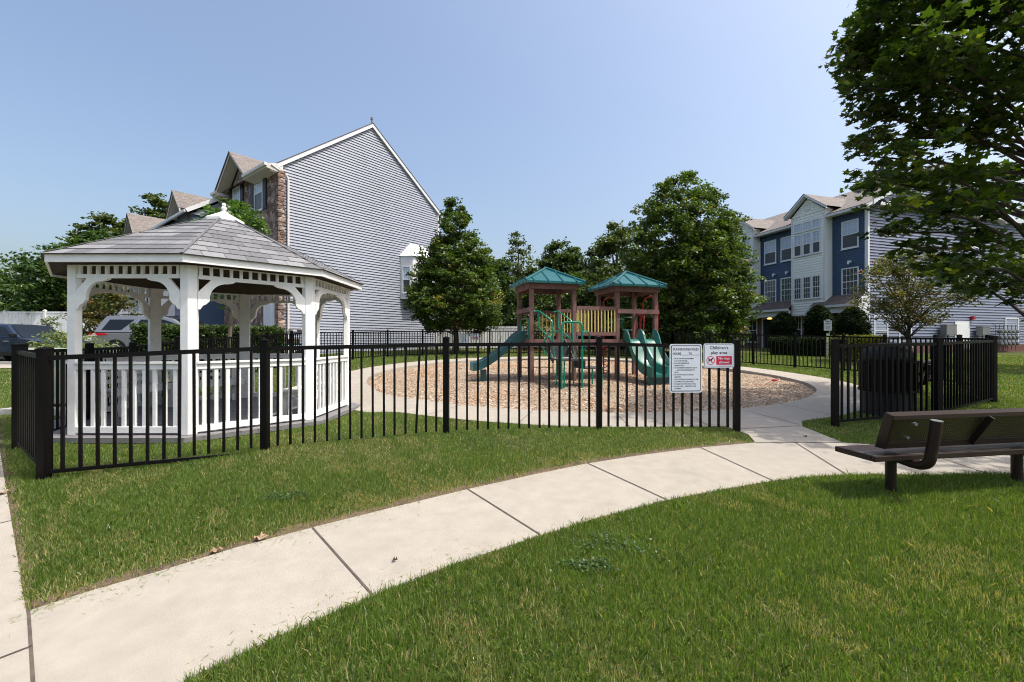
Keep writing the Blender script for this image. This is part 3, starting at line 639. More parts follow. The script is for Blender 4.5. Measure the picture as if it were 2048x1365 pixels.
# bay window on side wall
bx=6.78; bz0,bz1=3.7,6.2
mb=MB(mx); P=[(bx,-.02),(bx+.42,-.62),(bx+2.0,-.62),(bx+2.42,-.02)]; mb.prism([(x,y,bz0) for x,y in P],(0,0,bz1-bz0)); bay=mb.build('bay','white2',h1)
mb=MB(mx); c0=[(bx-.08,-.02,bz1),(bx+.38,-.72,bz1),(bx+2.04,-.72,bz1),(bx+2.5,-.02,bz1)]; t0=[(bx+.7,-.02,bz1+.85),(bx+1.72,-.02,bz1+.85)]
mb.add(c0+t0,[(0,1,4),(1,2,5,4),(2,3,5),(0,3,2,1)]); mb.build('bay_roof','white',h1)
for i,(p,q) in enumerate(((P[0],P[1]),(P[1],P[2]))):
    p=mx@Vector((*p,0));q=mx@Vector((*q,0)); d=q-p; m2=frame(Vector((p.x,p.y,0)),math.atan2(d.y,d.x)); L=d.length
    window(h1,m2,.12 if i==0 else .25,bz0+.35,L-.24 if i==0 else L-.5,1.55,3 if i==0 else 4,3,'blind','screen',trim=.06)
# patio door near far end
# stone front: local x from corner outward along facade (towards far), y: outward?
mf=Matrix.Translation(LO_)@Matrix.Rotation(lb,4,'Z')@Matrix.Diagonal((1,-1,1,1))   # mirrored: local -y is outward normal (-.619,-.786)
def chk():
    o=mf@Vector((0,-1,0))-mf@Vector((0,0,0)); return o
if chk().dot(Vector((-.619,-.786,0)))<0: mf=Matrix.Translation(LO_)@Matrix.Rotation(lb,4,'Z')
mb=MB(mf); ga,gb,gpk,gc=2.45,5.75,10.62,4.1; ge=9.2
P=[(-.12,-.10,.2),(6.48,-.10,.2),(6.48,-.10,ge),(5.6,-.10,ge),(4.1,-.10,gpk-.25),(2.6,-.10,ge),(-.12,-.10,ge-.05)]
mb.prism(P,(0,.10,0)); mb.build('stone_front','stone',h1)
mb=MB(mf); z=.3; i=0
while z<9.0:
    hh=random.uniform(.16,.26); ex=random.uniform(.02,.07); mb.box(-.17-ex*.3,.02,-.12-ex*.4,.16+random.uniform(0,.06),z+.008,z+hh-.008); z+=hh
mb.build('stone_quoins','stone',h1,bevel=.02)
for x,w_ in ((1.45,.98),(4.15,.98)): window(h1,mf@Matrix.Translation((0,-.10,0)),x,7.55,w_,1.75,3,2,'blind','screen',shut=True)
window(h1,mf@Matrix.Translation((0,-.10,0)),1.45,4.7,.98,1.6,3,2,'blind','screen',shut=True); window(h1,mf@Matrix.Translation((0,-.10,0)),4.15,4.7,.98,1.6,3,2,'blind','screen',shut=True)
mb=MB(mf); mb.box(.25,1.35,-.14,-.10,.9,3.1); mb.box(.42,1.18,-.16,-.14,.95,2.95); gd=mb.build('door','white2',h1)
mb=MB(mf); mb.box(.7,.9,-.20,-.16,1.75,1.95); mb.build('mail_box','plastic',gd)
# eave gutter/soffit along front right part and gable
mb=MB(mf); mb.prism([(-.15,-.62,9.02),(-.15,-.10,8.95),(-.15,-.10,9.35),(-.15,-.62,9.2)],(2.55,0,0)); mb.build('soffit','soffit',h1)
for xa,xb in ((-.18,2.35),(5.9,6.6)): mb=MB(mf); mb.box(xa,xb,-.72,-.60,9.10,9.23); mb.build('gutter','gutter',h1)
mb=MB(mf)
for xa,sg in ((gb+.3,1),(ga-.2,-1)):
    a=Vector((xa,-.62,ge-.12));b=Vector((gc,-.62,gpk+.05)); P=[a,b,b+Vector((0,0,.17)),a+Vector((0,0,.2))]
    if sg<0: P=P[::-1]
    mb.prism(P,(0,.05,0))
    mb.add([a,b,b+Vector((0,.52,0)),a+Vector((0,.52,0))],[(0,1,2,3)])
mb.box(5.75,6.6,-.60,-.02,8.98,9.14); mb.box(6.3,6.48,-.2,.0,8.75,9.14)
mb.build('gable_trim','soffit',h1)
mb=MB(mf); dz=.2
roofquad(mb,[(ga-.22,-.68,ge+.08),(ga-.22,2.2,ge+.08),(gc,2.2,gpk+.24),(gc,-.68,gpk+.24)]); roofquad(mb,[(gb+.35,2.2,ge+.08),(gb+.35,-.68,ge+.08),(gc,-.68,gpk+.24),(gc,2.2,gpk+.24)]); mb.build('gable_roof','shinglebrown',h1)
mb=MB(mf); mb.tube([(6.5,-.66,9.1),(6.3,-.4,8.85),(6.1,-.15,8.7)],.04,8); mb.build('gable_downspout','gutter',h1)
# ---- next units: protrude 1.8
def unit(label,x0,x1,peaks,prot,ev,ridge,bayx):
    o0=mf@Vector((x0,-prot,0)); t=thing('townhouse',label,'townhouse',(o0.x,o0.y,zg+.1),'townhouses in the left row')
    mb=MB(mf); mb.box(x0+.02,x1-.02,-prot,6.5,.2,ev); mb.build('wall','navy',t)
    mb=MB(mf); clip_boards(mb,lambda z:(x0+.02,x1-.02),.3,ev,.127,.014,-prot-.002); mb.build('front_siding','siding2',t)
    # near end siding step with rake
    sl2=.67; ye=-prot-.35; yr=ye+(ridge-ev)/sl2
    mb=MB(mf); roofquad(mb,[(x0-.15,ye,ev),(x1,ye,ev),(x1,yr,ridge),(x0-.15,yr,ridge)]); roofquad(mb,[(x1,yr*2-ye,ev),(x0-.15,yr*2-ye,ev),(x0-.15,yr,ridge),(x1,yr,ridge)])
    mb.build('roof','shinglebrown',t)
    mb=MB(mf); P=[(x0-.05,ye+.25,ev-.15),(x0-.05,yr,ridge-.2),(x0-.05,yr*2-ye-.25,ev-.15)]; mb.prism(P,(.05,0,0)); mb.build('end_wall','siding',t)
    mb=MB(mf); mb.bar((x0-.17,ye,ev-.04),(x0-.17,yr,ridge-.04),.05,.2); mb.box(x0-.15,x1,ye-.10,ye,ev-.12,ev+.01); mb.build('rake_trim','white2',t)
    for (xc,hw,pk,e2) in peaks:
        mb=MB(mf); y=-prot-.05; mb.prism([(xc-hw,y,e2-2.2),(xc+hw,y,e2-2.2),(xc+hw,y,e2),(xc,y,pk-.1),(xc-hw,y,e2)],(0,.06,0)); mb.build('gable_wall','siding2',t)
        mb=MB(mf)
        for s_ in (-1,1):
            a=Vector((xc+s_*(hw+.35),y-.45,e2-.35*(pk-e2)/hw));b=Vector((xc,y-.45,pk)); P=[a,b,b+Vector((0,0,.2)),a+Vector((0,0,.2))]
            mb.prism(P if s_>0 else P[::-1],(0,.05,0)); mb.add([a,b,b+Vector((0,.46,0)),a+Vector((0,.46,0))],[(0,1,2,3)])
        mb.build('gable_trim','soffit',t)
        mb=MB(mf); e3=e2-.35*(pk-e2)/hw+.21
        roofquad(mb,[(xc-hw-.36,y-.5,e3),(xc-hw-.36,y+3.5,e3),(xc,y+3.5,pk+.21),(xc,y-.5,pk+.21)]); roofquad(mb,[(xc+hw+.36,y+3.5,e3),(xc+hw+.36,y-.5,e3),(xc,y-.5,pk+.21),(xc,y+3.5,pk+.21)]); mb.build('gable_roof','shinglebrown',t)
    for xw in np.arange(x0+1.,x1-1.5,2.6):
        window(t,mf@Matrix.Translation((0,-prot-.02,0)),xw,4.4,1.0,1.6,2,2,'blind','glass')
    if bayx:
        mb=MB(mf); mb.box(bayx,bayx+2.6,-prot-1.1,-prot,2.55,4.9); b_=mb.build('box_bay','white2',t)
        m2=mf@Matrix.Translation((0,-prot-1.1,0))
        for i in range(3): window(t,m2,bayx+.15+.8*i,3.3,.7,1.35,2,2,'glass','glass',trim=.05)
        # side windows facing the camera
        e=mf@Vector((bayx,-prot-1.1,0)); f_=mf@Vector((bayx,-prot,0)); d=f_-e; m3=frame(Vector((e.x,e.y,0)),math.atan2(d.y,d.x))
        mb=MB(mf); mb.box(bayx+.2,bayx+2.4,-prot-1.3,-prot,.3,2.3); mb.box(bayx+.05,bayx+2.55,-prot-1.45,-prot,2.3,2.5); mb.build('porch','white2',t)
    return t
unit('blue townhouse with a small front gable next to the stone fronted end unit',6.5,14.5,[(8.02,.75,9.15,8.38)],1.5,8.05,10.9,9.6)
unit('farther blue townhouse with one brown gable behind the gazebo roof',14.5,24,[(18.2,1.35,9.8,8.4)],1.5,8.05,10.6,16.2)
# ---- right apartment building
RO_=Vector((19.6,24.0,0)); rf_a=math.atan2(.958,-.285); rs_a=math.atan2(.285,.958); zr=.62
ap=thing('apartment_building','three storey navy and grey blue apartment building with cream bays on the right','apartment building',(RO_.x,RO_.y,zr))
ms=frame(RO_,rs_a)                  # side wall: outward -y
EVR=8.75; RS=5.5; PKR=11.35; SW=26.
def rs_w(z):
    if z<EVR: return (0,SW)
    k=(z-EVR)/(PKR-EVR); return (RS*k,2*RS-RS*k)
mb=MB(ms); clip_boards(mb,rs_w,1.05,PKR,.165,.036,gap=.03); mb.build('side_wall','siding2',ap)
mb=MB(ms); mb.prism([(0,.02,.3),(SW,.02,.3),(SW,.02,EVR),(2*RS,.02,EVR),(RS,.02,PKR-.1),(0,.02,EVR)],(0,17,0)); mb.build('wall','navy',ap)
mb=MB(ms); mb.box(0,SW,-.05,.02,.3,1.05)
for f in range(1): pass
mb.build('brick_base','brickred',ap)
mb=MB(ms); mb.box(-.02,.12,-.05,.02,1.05,EVR-.1); mb.box(0,2*RS,-.35,-.03,EVR-.02,EVR+.22)
mb.box(2*RS+.2,SW,-.35,-.03,EVR-.1,EVR+.1)
for x0 in (-.5,2*RS+.5):
    a=Vector((x0,-.03,EVR-.24));b=Vector((RS,-.03,PKR)); P=[a,b,b+Vector((0,0,.24)),a+Vector((0,0,.24))]; mb.prism(P if x0<RS else P[::-1],(0,-.28,0))
mb.build('side_trim','white2',ap)
mb=MB(ms); roofquad(mb,[(-.55,17,EVR-.02),(-.55,-.35,EVR-.02),(RS,-.35,PKR+.27),(RS,17,PKR+.27)]); roofquad(mb,[(2*RS+.55,-.35,EVR-.02),(2*RS+.55,17,EVR-.02),(RS,17,PKR+.27),(RS,-.35,PKR+.27)])
roofquad(mb,[(2*RS,-.3,EVR+.1),(SW,-.3,EVR+.1),(SW,6,EVR+2.2),(2*RS,6,EVR+2.2)]); mb.build('roof','shinglebrown',ap)
mb=MB(ms); mb.tube([(RS-.9,1.4,PKR-.5),(RS-.9,1.4,PKR+.55)],.04,6); mb.build('vent_pipe','metalgrey',ap)
# facade frame: local x along receding facade from corner, -y outward
mfr=Matrix.Translation(RO_)@Matrix.Rotation(rf_a,4,'Z')
if (mfr@Vector((0,-1,0))-mfr@Vector((0,0,0))).dot(Vector((-.958,-.285,0)))<0: mfr=mfr@Matrix.Diagonal((1,-1,1,1))
mb=MB(mfr); clip_boards(mb,lambda z:(.10,17),3.5,EVR,.127,.028); mb.build('front_siding','navy',ap)
mb=MB(mfr)
zz=.6
mb.add([(0,-.03,.3),(17,-.03,.3),(17,-.03,3.5),(0,-.03,3.5)],[(0,1,2,3)],[[(0,.3),(17,.3),(17,3.5),(0,3.5)]]); mb.build('brick_front','brick',ap)
mb=MB(mfr); mb.box(0,.10,-.05,.02,3.4,EVR); mb.box(-.1,17,-.45,.0,EVR-.16,EVR-.08); mb.build('corner_trim','white2',ap)
for xa,xb in ((-.35,1.94),(4.14,7.12)): mb=MB(mfr); mb.box(xa,xb,-.58,-.44,EVR-.20,EVR-.06); mb.build('gutter','gutter',ap)
mb=MB(mfr); mb.tube([(7.05,-.5,EVR-.2),(7.05,-.08,EVR-.5),(7.05,-.08,3.6)],.05,8); mb.build('downspout','gutter',ap)
def rbay(x0,x1):
    p=.585; mb=MB(mfr); zt=9.05; z0=2.95
    clip_boards(mb,lambda z:(x0,x1),z0,zt,.155,.03,-p); xc=(x0+x1)/2; hw=(x1-x0)/2
    def gw(z): k=(z-zt)/(10.0-zt); return (x0+hw*k,x1-hw*k)
    clip_boards(mb,gw,zt,9.98,.155,.03,-p)
    b=mb.build('bay_front','cream',ap)
    mb=MB(mfr); mb.box(x0+.001,x1-.001,-p+.001,0,z0,zt); mb.prism([(x0,-p+.002,zt),(x1,-p+.002,zt),(xc,-p+.002,10.0)],(0,2.5,0)); mb.build('bay_wall','cream',ap)
    # side boards visible
    mb=MB(mfr)
    z=z0
    while z<zt: mb.add([(x0-.014,-p,z),(x0-.014,0,z),(x0-.001,0,z+.155),(x0-.001,-p,z+.155)],[(0,1,2,3)]); z+=.155
    mb.build('bay_side','cream',ap)
    mb=MB(mfr)
    for s_ in (-1,1):
        a=Vector((xc+s_*(hw+.3),-p-.30,zt-.05));bb=Vector((xc,-p-.30,10.10)); P=[a,bb,bb+Vector((0,0,.16)),a+Vector((0,0,.16))]; mb.prism(P if s_>0 else P[::-1],(0,.05,0)); mb.add([a,bb,bb+Vector((0,.3,0)),a+Vector((0,.3,0))],[(0,1,2,3)])
    for xx in (x0,x1-.10): mb.box(xx,xx+.10,-p-.03,-p,z0,zt)
    mb.box(x0-.03,x1+.03,-p-.035,0,z0-.12,z0)
    mb.build('bay_trim','white2',ap)
    mb=MB(mfr); mb.tube([(xc+.19*math.cos(2*PI*k/16),-p-.02,9.45+.19*math.sin(2*PI*k/16)) for k in range(16)],.03,6,closed=True); mb.box(xc-.15,xc+.15,-p-.018,-p-.005,9.3,9.6); mb.build('round_vent','white2',ap)
    mb=MB(mfr); e=zt+.12
    roofquad(mb,[(x0-.33,3.2,e-.02),(x0-.33,-p-.34,e-.02),(xc,-p-.34,10.27),(xc,3.2,10.27)]); roofquad(mb,[(x1+.33,-p-.34,e-.02),(x1+.33,3.2,e-.02),(xc,3.2,10.27),(xc,-p-.34,10.27)]); mb.build('bay_roof','shinglebrown',ap)
    m2=mfr@Matrix.Translation((0,-p-.024,0)); g=(x1-x0-.36)/3
    for i in range(3):
        x=x0+.20+g*i+.04; wv=g-.10
        window(ap,m2,x,8.05,wv,.55,3,3,'blind','blind',split=False,trim=.05); window(ap,m2,x,6.55,wv,1.35,2,2,'blind','screen',trim=.05); window(ap,m2,x,3.85,wv,1.35,3,2,'curtain','curtain',trim=.05,both=True)
rbay(1.94,4.14); rbay(7.12,9.35)
mfr2=mfr@Matrix.Translation((0,-.02,0))
for x in (.42,4.45,5.75):
    w_=.95; window(ap,mfr2,x,6.55,w_,1.6,3,2,'blind','screen'); window(ap,mfr2,x,3.85,w_,1.6,4,2,'curtain','curtain',both=True)
mb=MB(mfr)
for x in (.9,4.9,5.9): mb.box(x-.08,x+.08,-.16,-.01,5.72,5.84); mb.tube([(x,-.16,5.72),(x,-.2,5.62)],.05,6)
mb.build('wall_lamps','white2',ap)
# porches
def porch(x0,x1,label=None,gable=False):
    p=.9; mb=MB(mfr); roofquad(mb,[(x0,-p-.1,3.32),(x1,-p-.1,3.32),(x1,0,3.95),(x0,0,3.95)][::1]); mb.build('porch_roof','shingledark',ap)
    mb=MB(mfr); mb.box(x0,x1,-p-.16,-p-.08,3.18,3.31); mb.box(x0+.05,x1-.05,-p,-p+.12,2.85,3.2); mb.build('porch_trim','white2',ap)
porch(0,2.6); porch(4.0,7.3)
mb=MB(mfr)
# arch over the corner entrance and pediment end
P=[(0.0,0,2.3),(0.0,0,3.2),(2.4,0,3.2),(2.4,0,2.3),(2.2,0,2.3)]+[(1.2+1.0*math.cos(q),0,2.3+.65*math.sin(q)) for q in [R(12*i) for i in range(0,16)]]+[(.2,0,2.3)]
mb.prism([(x,-.88,z) for x,_,z in P],(0,.08,0)); mb.box(0,.18,-.9,-.78,.5,2.3); mb.box(2.25,2.4,-.9,-.78,.5,2.3); mb.build('entrance_arch','white2',ap)
mb=MB(ms); mb.prism([(.0,-.04,2.45),(.02,-.04,3.35),(.0,-.04,3.4)],(0,.02,0))
mb.m=mfr; mb.prism([(-.10,-1.05,3.15),(-.10,.05,3.15),(-.10,.05,4.02),(-.10,-.02,4.02)],(.10,0,0)); mb.box(-.10,.0,-1.0,.0,2.45,3.15); mb.box(-.08,.0,-.2,.0,.5,2.45); mb.build('pediment','white2',ap)
mb=MB(mfr); mb.lathe([(0,0),(.12,.01),(.14,.09),(.05,.12)],(5.9,-.45,2.72),14); mb.build('porch_lamp','lamp',ap)
window(ap,mfr@Matrix.Translation((0,-.03,0)),2.9,1.15,.85,1.7,2,2,'glass','glass'); window(ap,mfr@Matrix.Translation((0,-.03,0)),3.85,1.15,.5,1.7,2,2,'glass','glass'); window(ap,mfr@Matrix.Translation((0,-.03,0)),7.3,1.15,.85,1.7,2,2,'glass','glass')
mb=MB(mfr@Matrix.Translation((0,-.03,0))); mb.box(5.3,6.9,-.05,0,.62,2.85); mb.box(5.42,5.72,-.06,-.05,1.0,2.65); mb.build('front_door','white2',ap)
mb=MB(mfr@Matrix.Translation((0,-.03,0))); mb.box(5.85,6.75,-.07,-.05,.70,2.75); mb.build('dark_door','plastic',ap)
# side wall windows: from photo columns
def sidex(u):
    k=(u-1024)/870; return (k*24-19.6)/(.958-k*.285)
def sidez(x,v): return 1.25+(683-v)*(24+.285*x)/870
for (u0,u1,v0,v1) in ((1799,1827,532,584),(1916,1936,537,592),(1747,1775,631,694),(2009,2036,636,688),(1938,1960,455,496),(1797,1822,629,694)):
    x0,x1=sidex(u0),sidex(u1); window(ap,ms,x0,sidez(x0,v1),x1-x0,sidez(x0,v0)-sidez(x0,v1),3,2,'blind','screen',trim=.08)
x0,x1=sidex(1908),sidex(1937); mb=MB(ms); mb.box(x0,x1,-.06,0,.75,sidez(x0,643)); 
sdoor=mb.build('service_door','white2',ap); mb=MB(ms); mb.box(x0+.1,x1-.1,-.07,-.06,.8,sidez(x0,648)); mb.build('door_leaf','white',sdoor)
mb=MB(ms); x=sidex(1939); mb.box(x,x+.2,-.2,-.03,2.55,2.75); mb.build('alarm_bell','red',ap)
def wallbox(name,label,cat,u0,u1,v0,v1,m,dep=.3,post_=True):
    x0,x1=sidex(u0),sidex(u1); z0,z1=sidez(x0,v1),sidez(x0,v0); o=ms@Vector(((x0+x1)/2,-dep,0)); gzv=Tz(o.x,o.y)
    t=thing(name,label,cat,(o.x,o.y,gzv)); mb=MB(ms); mb.box(x0,x1,-dep-.12,-.12,z0,z1); mb.box(x0-.02,x1+.02,-dep-.14,-.10,z1,z1+.03); mb.build('cabinet',m,t,bevel=.01)
    mb=MB(ms); mb.box(x0+.04,x1-.04,-dep-.132,-dep-.12,z0+.05,z1-.05); mb.build('door',m,t)
    mb=MB(ms); mb.tube([((x0+x1)/2,-dep/2-.1,gzv),((x0+x1)/2,-dep/2-.1,z0)],.05,8); mb.build('conduit','metalgrey',t); return t
wallbox('electrical_cabinet','grey electrical cabinet on the side wall left of the white service door','cabinet',1875,1896,651,672,'metalgrey')
wallbox('electrical_cabinet','grey cabinet on the side wall right of the white service door','cabinet',1946,1962,655,672,'metalgrey')
mtr=None; x0=sidex(1978); x1=sidex(2018); o=ms@Vector((x0,-.3,0)); mt=thing('gas_meter_bank','bank of round gas meters on pipes beside the side wall window','gas meters',(o.x,o.y,Tz(o.x,o.y)))
mb=MB(ms)
for r_,v in enumerate((655,665,680,692)):
    z=sidez(x0,v); mb.tube([(x0-.2,-.3,z+.12),(x1+.1,-.3,z+.12)],.03,6)
for i in range(6): xx=x0+(x1-x0)*i/5; mb.tube([(xx,-.3,.7),(xx,-.3,sidez(x0,650))],.022,6)
mb.build('pipes','metalgrey',mt)
for r_,v in enumerate((664,676,688)):
    for i in range(5):
        xx=x0+(x1-x0)*(i+.5)/5; z=sidez(x0,v); mb=MB(ms); mb.tube([(xx,-.3,z),(xx,-.52,z)],.105,12); mb.tube([(xx,-.3,z-.02),(xx,-.55,z-.02)],.06,10); mb.build('meter','metalgrey',mt)
# ------------------------------------------------------------------ vinyl fences far
def vinyl(label,a,b,h,step=2.2):
    t=thing('vinyl_fence',label,'fence',(a[0],a[1],Tz(*a)),'white vinyl privacy fences'); L=math.dist(a,b); k=int(L/step)
    for i in range(k+1):
        x,y=a[0]+(b[0]-a[0])*i/k,a[1]+(b[1]-a[1])*i/k; z=Tz(x,y); mb=MB(); mb.box(x-.065,x+.065,y-.065,y+.065,z-.1,z+h+.08); mb.add([(x-.08,y-.08,z+h+.08),(x+.08,y-.08,z+h+.08),(x+.08,y+.08,z+h+.08),(x-.08,y+.08,z+h+.08),(x,y,z+h+.15)],[(0,1,4),(1,2,4),(2,3,4),(3,0,4)]); mb.build('post','white',t)
        if i<k:
            x2,y2=a[0]+(b[0]-a[0])*(i+1)/k,a[1]+(b[1]-a[1])*(i+1)/k; z2=Tz(x2,y2); mb=MB(); A=Vector((x,y,z));B=Vector((x2,y2,z2)); U=Vector((0,0,1))
            mb.bar(A+U*(h-.03),B+U*(h-.03),.06,.10); mb.bar(A+U*.12,B+U*.12,.06,.12)
            for j in range(12):
                p=A.lerp(B,(j+.5)/12); q0=A.lerp(B,(j+.04)/12);q1=A.lerp(B,(j+.96)/12); mb.bar((q0+U*(h/2)),(q1+U*(h/2)),.03,h-.1)
            mb.build('board_panel','white',t)
vinyl('tall white vinyl privacy fence behind the parked cars',(-44,25.5),(-19.5,27),2.25)
vinyl('low white vinyl fence behind the back fence signs',(-4.6,26.2),(4.0,26.8),1.35)
# ------------------------------------------------------------------ play structure
ax=R(15.3); PA=Vector((.52,11.62,0)); ex=Vector((math.cos(ax),math.sin(ax),0)); ey=Vector((-math.sin(ax),math.cos(ax),0))
gzp=Tz(1.9,12.3)-.08; mp=Matrix.Translation((PA.x,PA.y,gzp))@Matrix.Rotation(ax,4,'Z')
ps=thing('play_structure','two tower play set with teal roofs, slides and yellow barred bridge on the wood chips','play set',(PA.x,PA.y,gzp))
TW,TD,BR=1.22,1.14,1.32; X2=TW+BR; DKZ=1.13; PH=2.62
mxp=lambda *p:Vector(p)
for x in (0,TW,X2,X2+TW):
    for y in (0,TD):
        mb=MB(mp); mb.box(x-.055,x+.055,y-.055,y+.055,-.15,PH); mb.build('post','wood',ps,bevel=.008)
for x in (0,X2):
    mb=MB(mp); mb.box(x-.02,x+TW+.02,-.02,TD+.02,DKZ-.04,DKZ); mb.box(x-.08,x+TW+.08,-.085,-.057,DKZ-.2,DKZ); mb.box(x-.08,x+TW+.08,TD+.057,TD+.085,DKZ-.2,DKZ); mb.box(x-.085,x-.057,-.055,TD+.055,DKZ-.2,DKZ); mb.box(x+TW+.057,x+TW+.085,-.055,TD+.055,DKZ-.2,DKZ); mb.build('deck','wood',ps)
    mb=MB(mp)   # top beams
    for y in (-.075,TD+.075): mb.box(x-.1,x+TW+.1,y-.02,y+.02,PH-.14,PH)
    for xx in (x-.075,x+TW+.075): mb.box(xx-.02,xx+.02,-.095+.04,TD+.055,PH-.14,PH)
    mb.build('roof_beam','wood',ps)
    # roof: pyramid with rolled ribs
    ov=.24; zt=PH+.52; c_=[(x-ov,-ov,PH),(x+TW+ov,-ov,PH),(x+TW+ov,TD+ov,PH),(x-ov,TD+ov,PH)]; apx=Vector((x+TW/2,TD/2,zt))
    mb=MB(mp); mb.add([(*p[:2],PH-.005) for p in c_]+[(*p[:2],PH+.055) for p in c_]+[tuple(apx)],[(4+i,4+(i+1)%4,8) for i in range(4)]+[(i,(i+1)%4,4+(i+1)%4,4+i) for i in range(4)]+[(3,2,1,0)]); rr=mb.build('tower_roof','teal',ps)
    mb=MB(mp)
    for i in range(4):
        a=Vector((*c_[i][:2],PH+.06));b=Vector((*c_[(i+1)%4][:2],PH+.06)); mb.tube([a,apx+Vector((0,0,.01))],.035,8)
        m_=(a+b)/2
        for f in (.14,.38,.62,.86):
            p=a.lerp(b,f); k=min(f,1-f)*2; mb.tube([p-Vector((0,0,.06)),p,p+(apx-m_)*k*.98],.024,6)
    mb.build('roof_ribs','teal',rr,smooth=True)
# mid rails
mb=MB(mp); mb.box(-.085,-.057,-.08,TD+.08,1.86,1.98); mb.box(-.08,TW+.05,TD+.057,TD+.09,1.86,1.98); mb.box(X2-.03,X2+TW+.08,-.09,-.057,1.86,1.98); mb.box(X2+TW+.057,X2+TW+.085,-.05,TD+.08,1.86,1.98); mb.build('guard_rail','wood',ps)
# bridge
mb=MB(mp); mb.box(TW+.09,X2-.09,-.02,TD+.02,DKZ-.05,DKZ-.01); mb.box(TW+.055,X2-.055,-.08,-.03,DKZ-.2,DKZ-.0); mb.build('bridge_deck','wood',ps)
for y in (-.045,TD+.045):
    for za,zb in ((1.94,2.04),(DKZ+.10,DKZ+.20)): mb=MB(mp); mb.box(TW+.055,X2-.055,y-.02,y+.02,za,zb); mb.build('bridge_rail','wood',ps)
    mb=MB(mp)
    for i in range(12): x=TW+.10+(BR-.2)*i/11; mb.tube([(x,y,DKZ+.19),(x,y,1.95)],.016,6)
    mb.build('yellow_bars','yellow',ps)
mb=MB(mp)
for i in range(4): x=TW-.5+i*.13; mb.tube([(x,TD+.03,DKZ+.1),(x,TD+.03,1.9)],.016,6)
mb.build('yellow_bars','yellow',ps)
# slides
def slide(name,path,width,lanes,m,m2,wall=.17,dx=Vector((1,0,0))):
    """path: list of (forward, z); local forward dir fw, side dir"""
    pass
def slide_build(orig,fw,path,width,m,name,lanes=1,wall=.16):
    fw=Vector(fw).normalized(); sd_=Vector((-fw.y,fw.x,0)); o=Vector(orig); mb=MB(mp); n=len(path)
    nl=lanes; lw=width/nl; prof=[]
    for l in range(nl):
        x0=-width/2+l*lw
        prof+=[(x0,wall),(x0+.03,wall+.012),(x0+.055,wall*.75),(x0+.09,.02),(x0+lw*.5,0),(x0+lw-.09,.02),(x0+lw-.055,wall*.75),(x0+lw-.03,wall+.012)]
    prof.append((width/2,wall)); k=len(prof); vs=[];fs=[]
    for i,(f,z) in enumerate(path):
        wv=1.0
        for (s_,h_) in prof: vs.append(o+fw*f+sd_*s_+Vector((0,0,z+h_*(1.35 if i<4 and h_>.05 else 1))))
        vs.append(o+fw*f+sd_*(width/2)+Vector((0,0,z-.06))); vs.append(o+fw*f+sd_*(-width/2)+Vector((0,0,z-.06)))
    K=k+2
    for i in range(n-1):
        for j in range(K): fs.append((i*K+j,i*K+(j+1)%K,(i+1)*K+(j+1)%K,(i+1)*K+j))
    fs.append(tuple(range(K))); fs.append(tuple((n-1)*K+j for j in range(K))[::-1])
    mb.add(vs,fs); import bmesh
    ob=mb.build(name,m,ps,smooth=True); b=bmesh.new(); b.from_mesh(ob.data); bmesh.ops.recalc_face_normals(b,faces=b.faces); b.to_mesh(ob.data); b.free(); return ob
def curve(L,zt,zb):
    P=[]
    for i in range(19):
        t=i/18; s=t*L; P.append((s,zb+(zt-zb)*(1-(3*t*t-2*t**3)) if False else zb+(zt-zb)*(1-t)**1.0*(1-.35*math.sin(PI*t)*(t-.25)*2)))
    return P
ps1=[(0,DKZ+.0),(.08,DKZ),(.16,DKZ-.02),(.28,DKZ-.09),(.45,DKZ-.22),(.62,DKZ-.36),(.80,DKZ-.50),(.98,DKZ-.62),(1.12,DKZ-.70),(1.24,DKZ-.75),(1.36,DKZ-.78),(1.46,DKZ-.79)]
sl1=slide_build((-.06,TD/2,0),(-1,0,0),ps1,.50,'slidedark','slide')
mb=MB(mp); mb.box(-1.28,-1.12,TD/2-.08,TD/2+.08,-.1,.30); mb.build('slide_foot','slidedark',ps)
mb=MB(mp); mb.tube([(-.02,.2,DKZ+.02),(-.02,.2,1.62),(-.02,.28,1.70),(-.02,TD-.28,1.70),(-.02,TD-.2,1.62),(-.02,TD-.2,DKZ+.02)],.018,8); mb.tube([(-.02,.2,1.35),(-.02,TD-.2,1.35)],.015,6); mb.build('slide_hoop','gtube',ps)
ps2=[(0,DKZ+.0),(.10,DKZ-.0),(.18,DKZ-.05),(.26,DKZ-.16),(.36,DKZ-.34),(.48,DKZ-.53),(.62,DKZ-.69),(.78,DKZ-.81),(.96,DKZ-.88),(1.15,DKZ-.91),(1.32,DKZ-.92)]
slide_build((X2+TW/2+.03,-.08,0),(.05,-1,0),ps2,1.0,'slide','double_slide',2,.2)
mb=MB(mp); mb.box(X2+.2,X2+TW-.15,-1.30,-1.18,-.1,.16); mb.build('slide_foot','slidedark',ps)
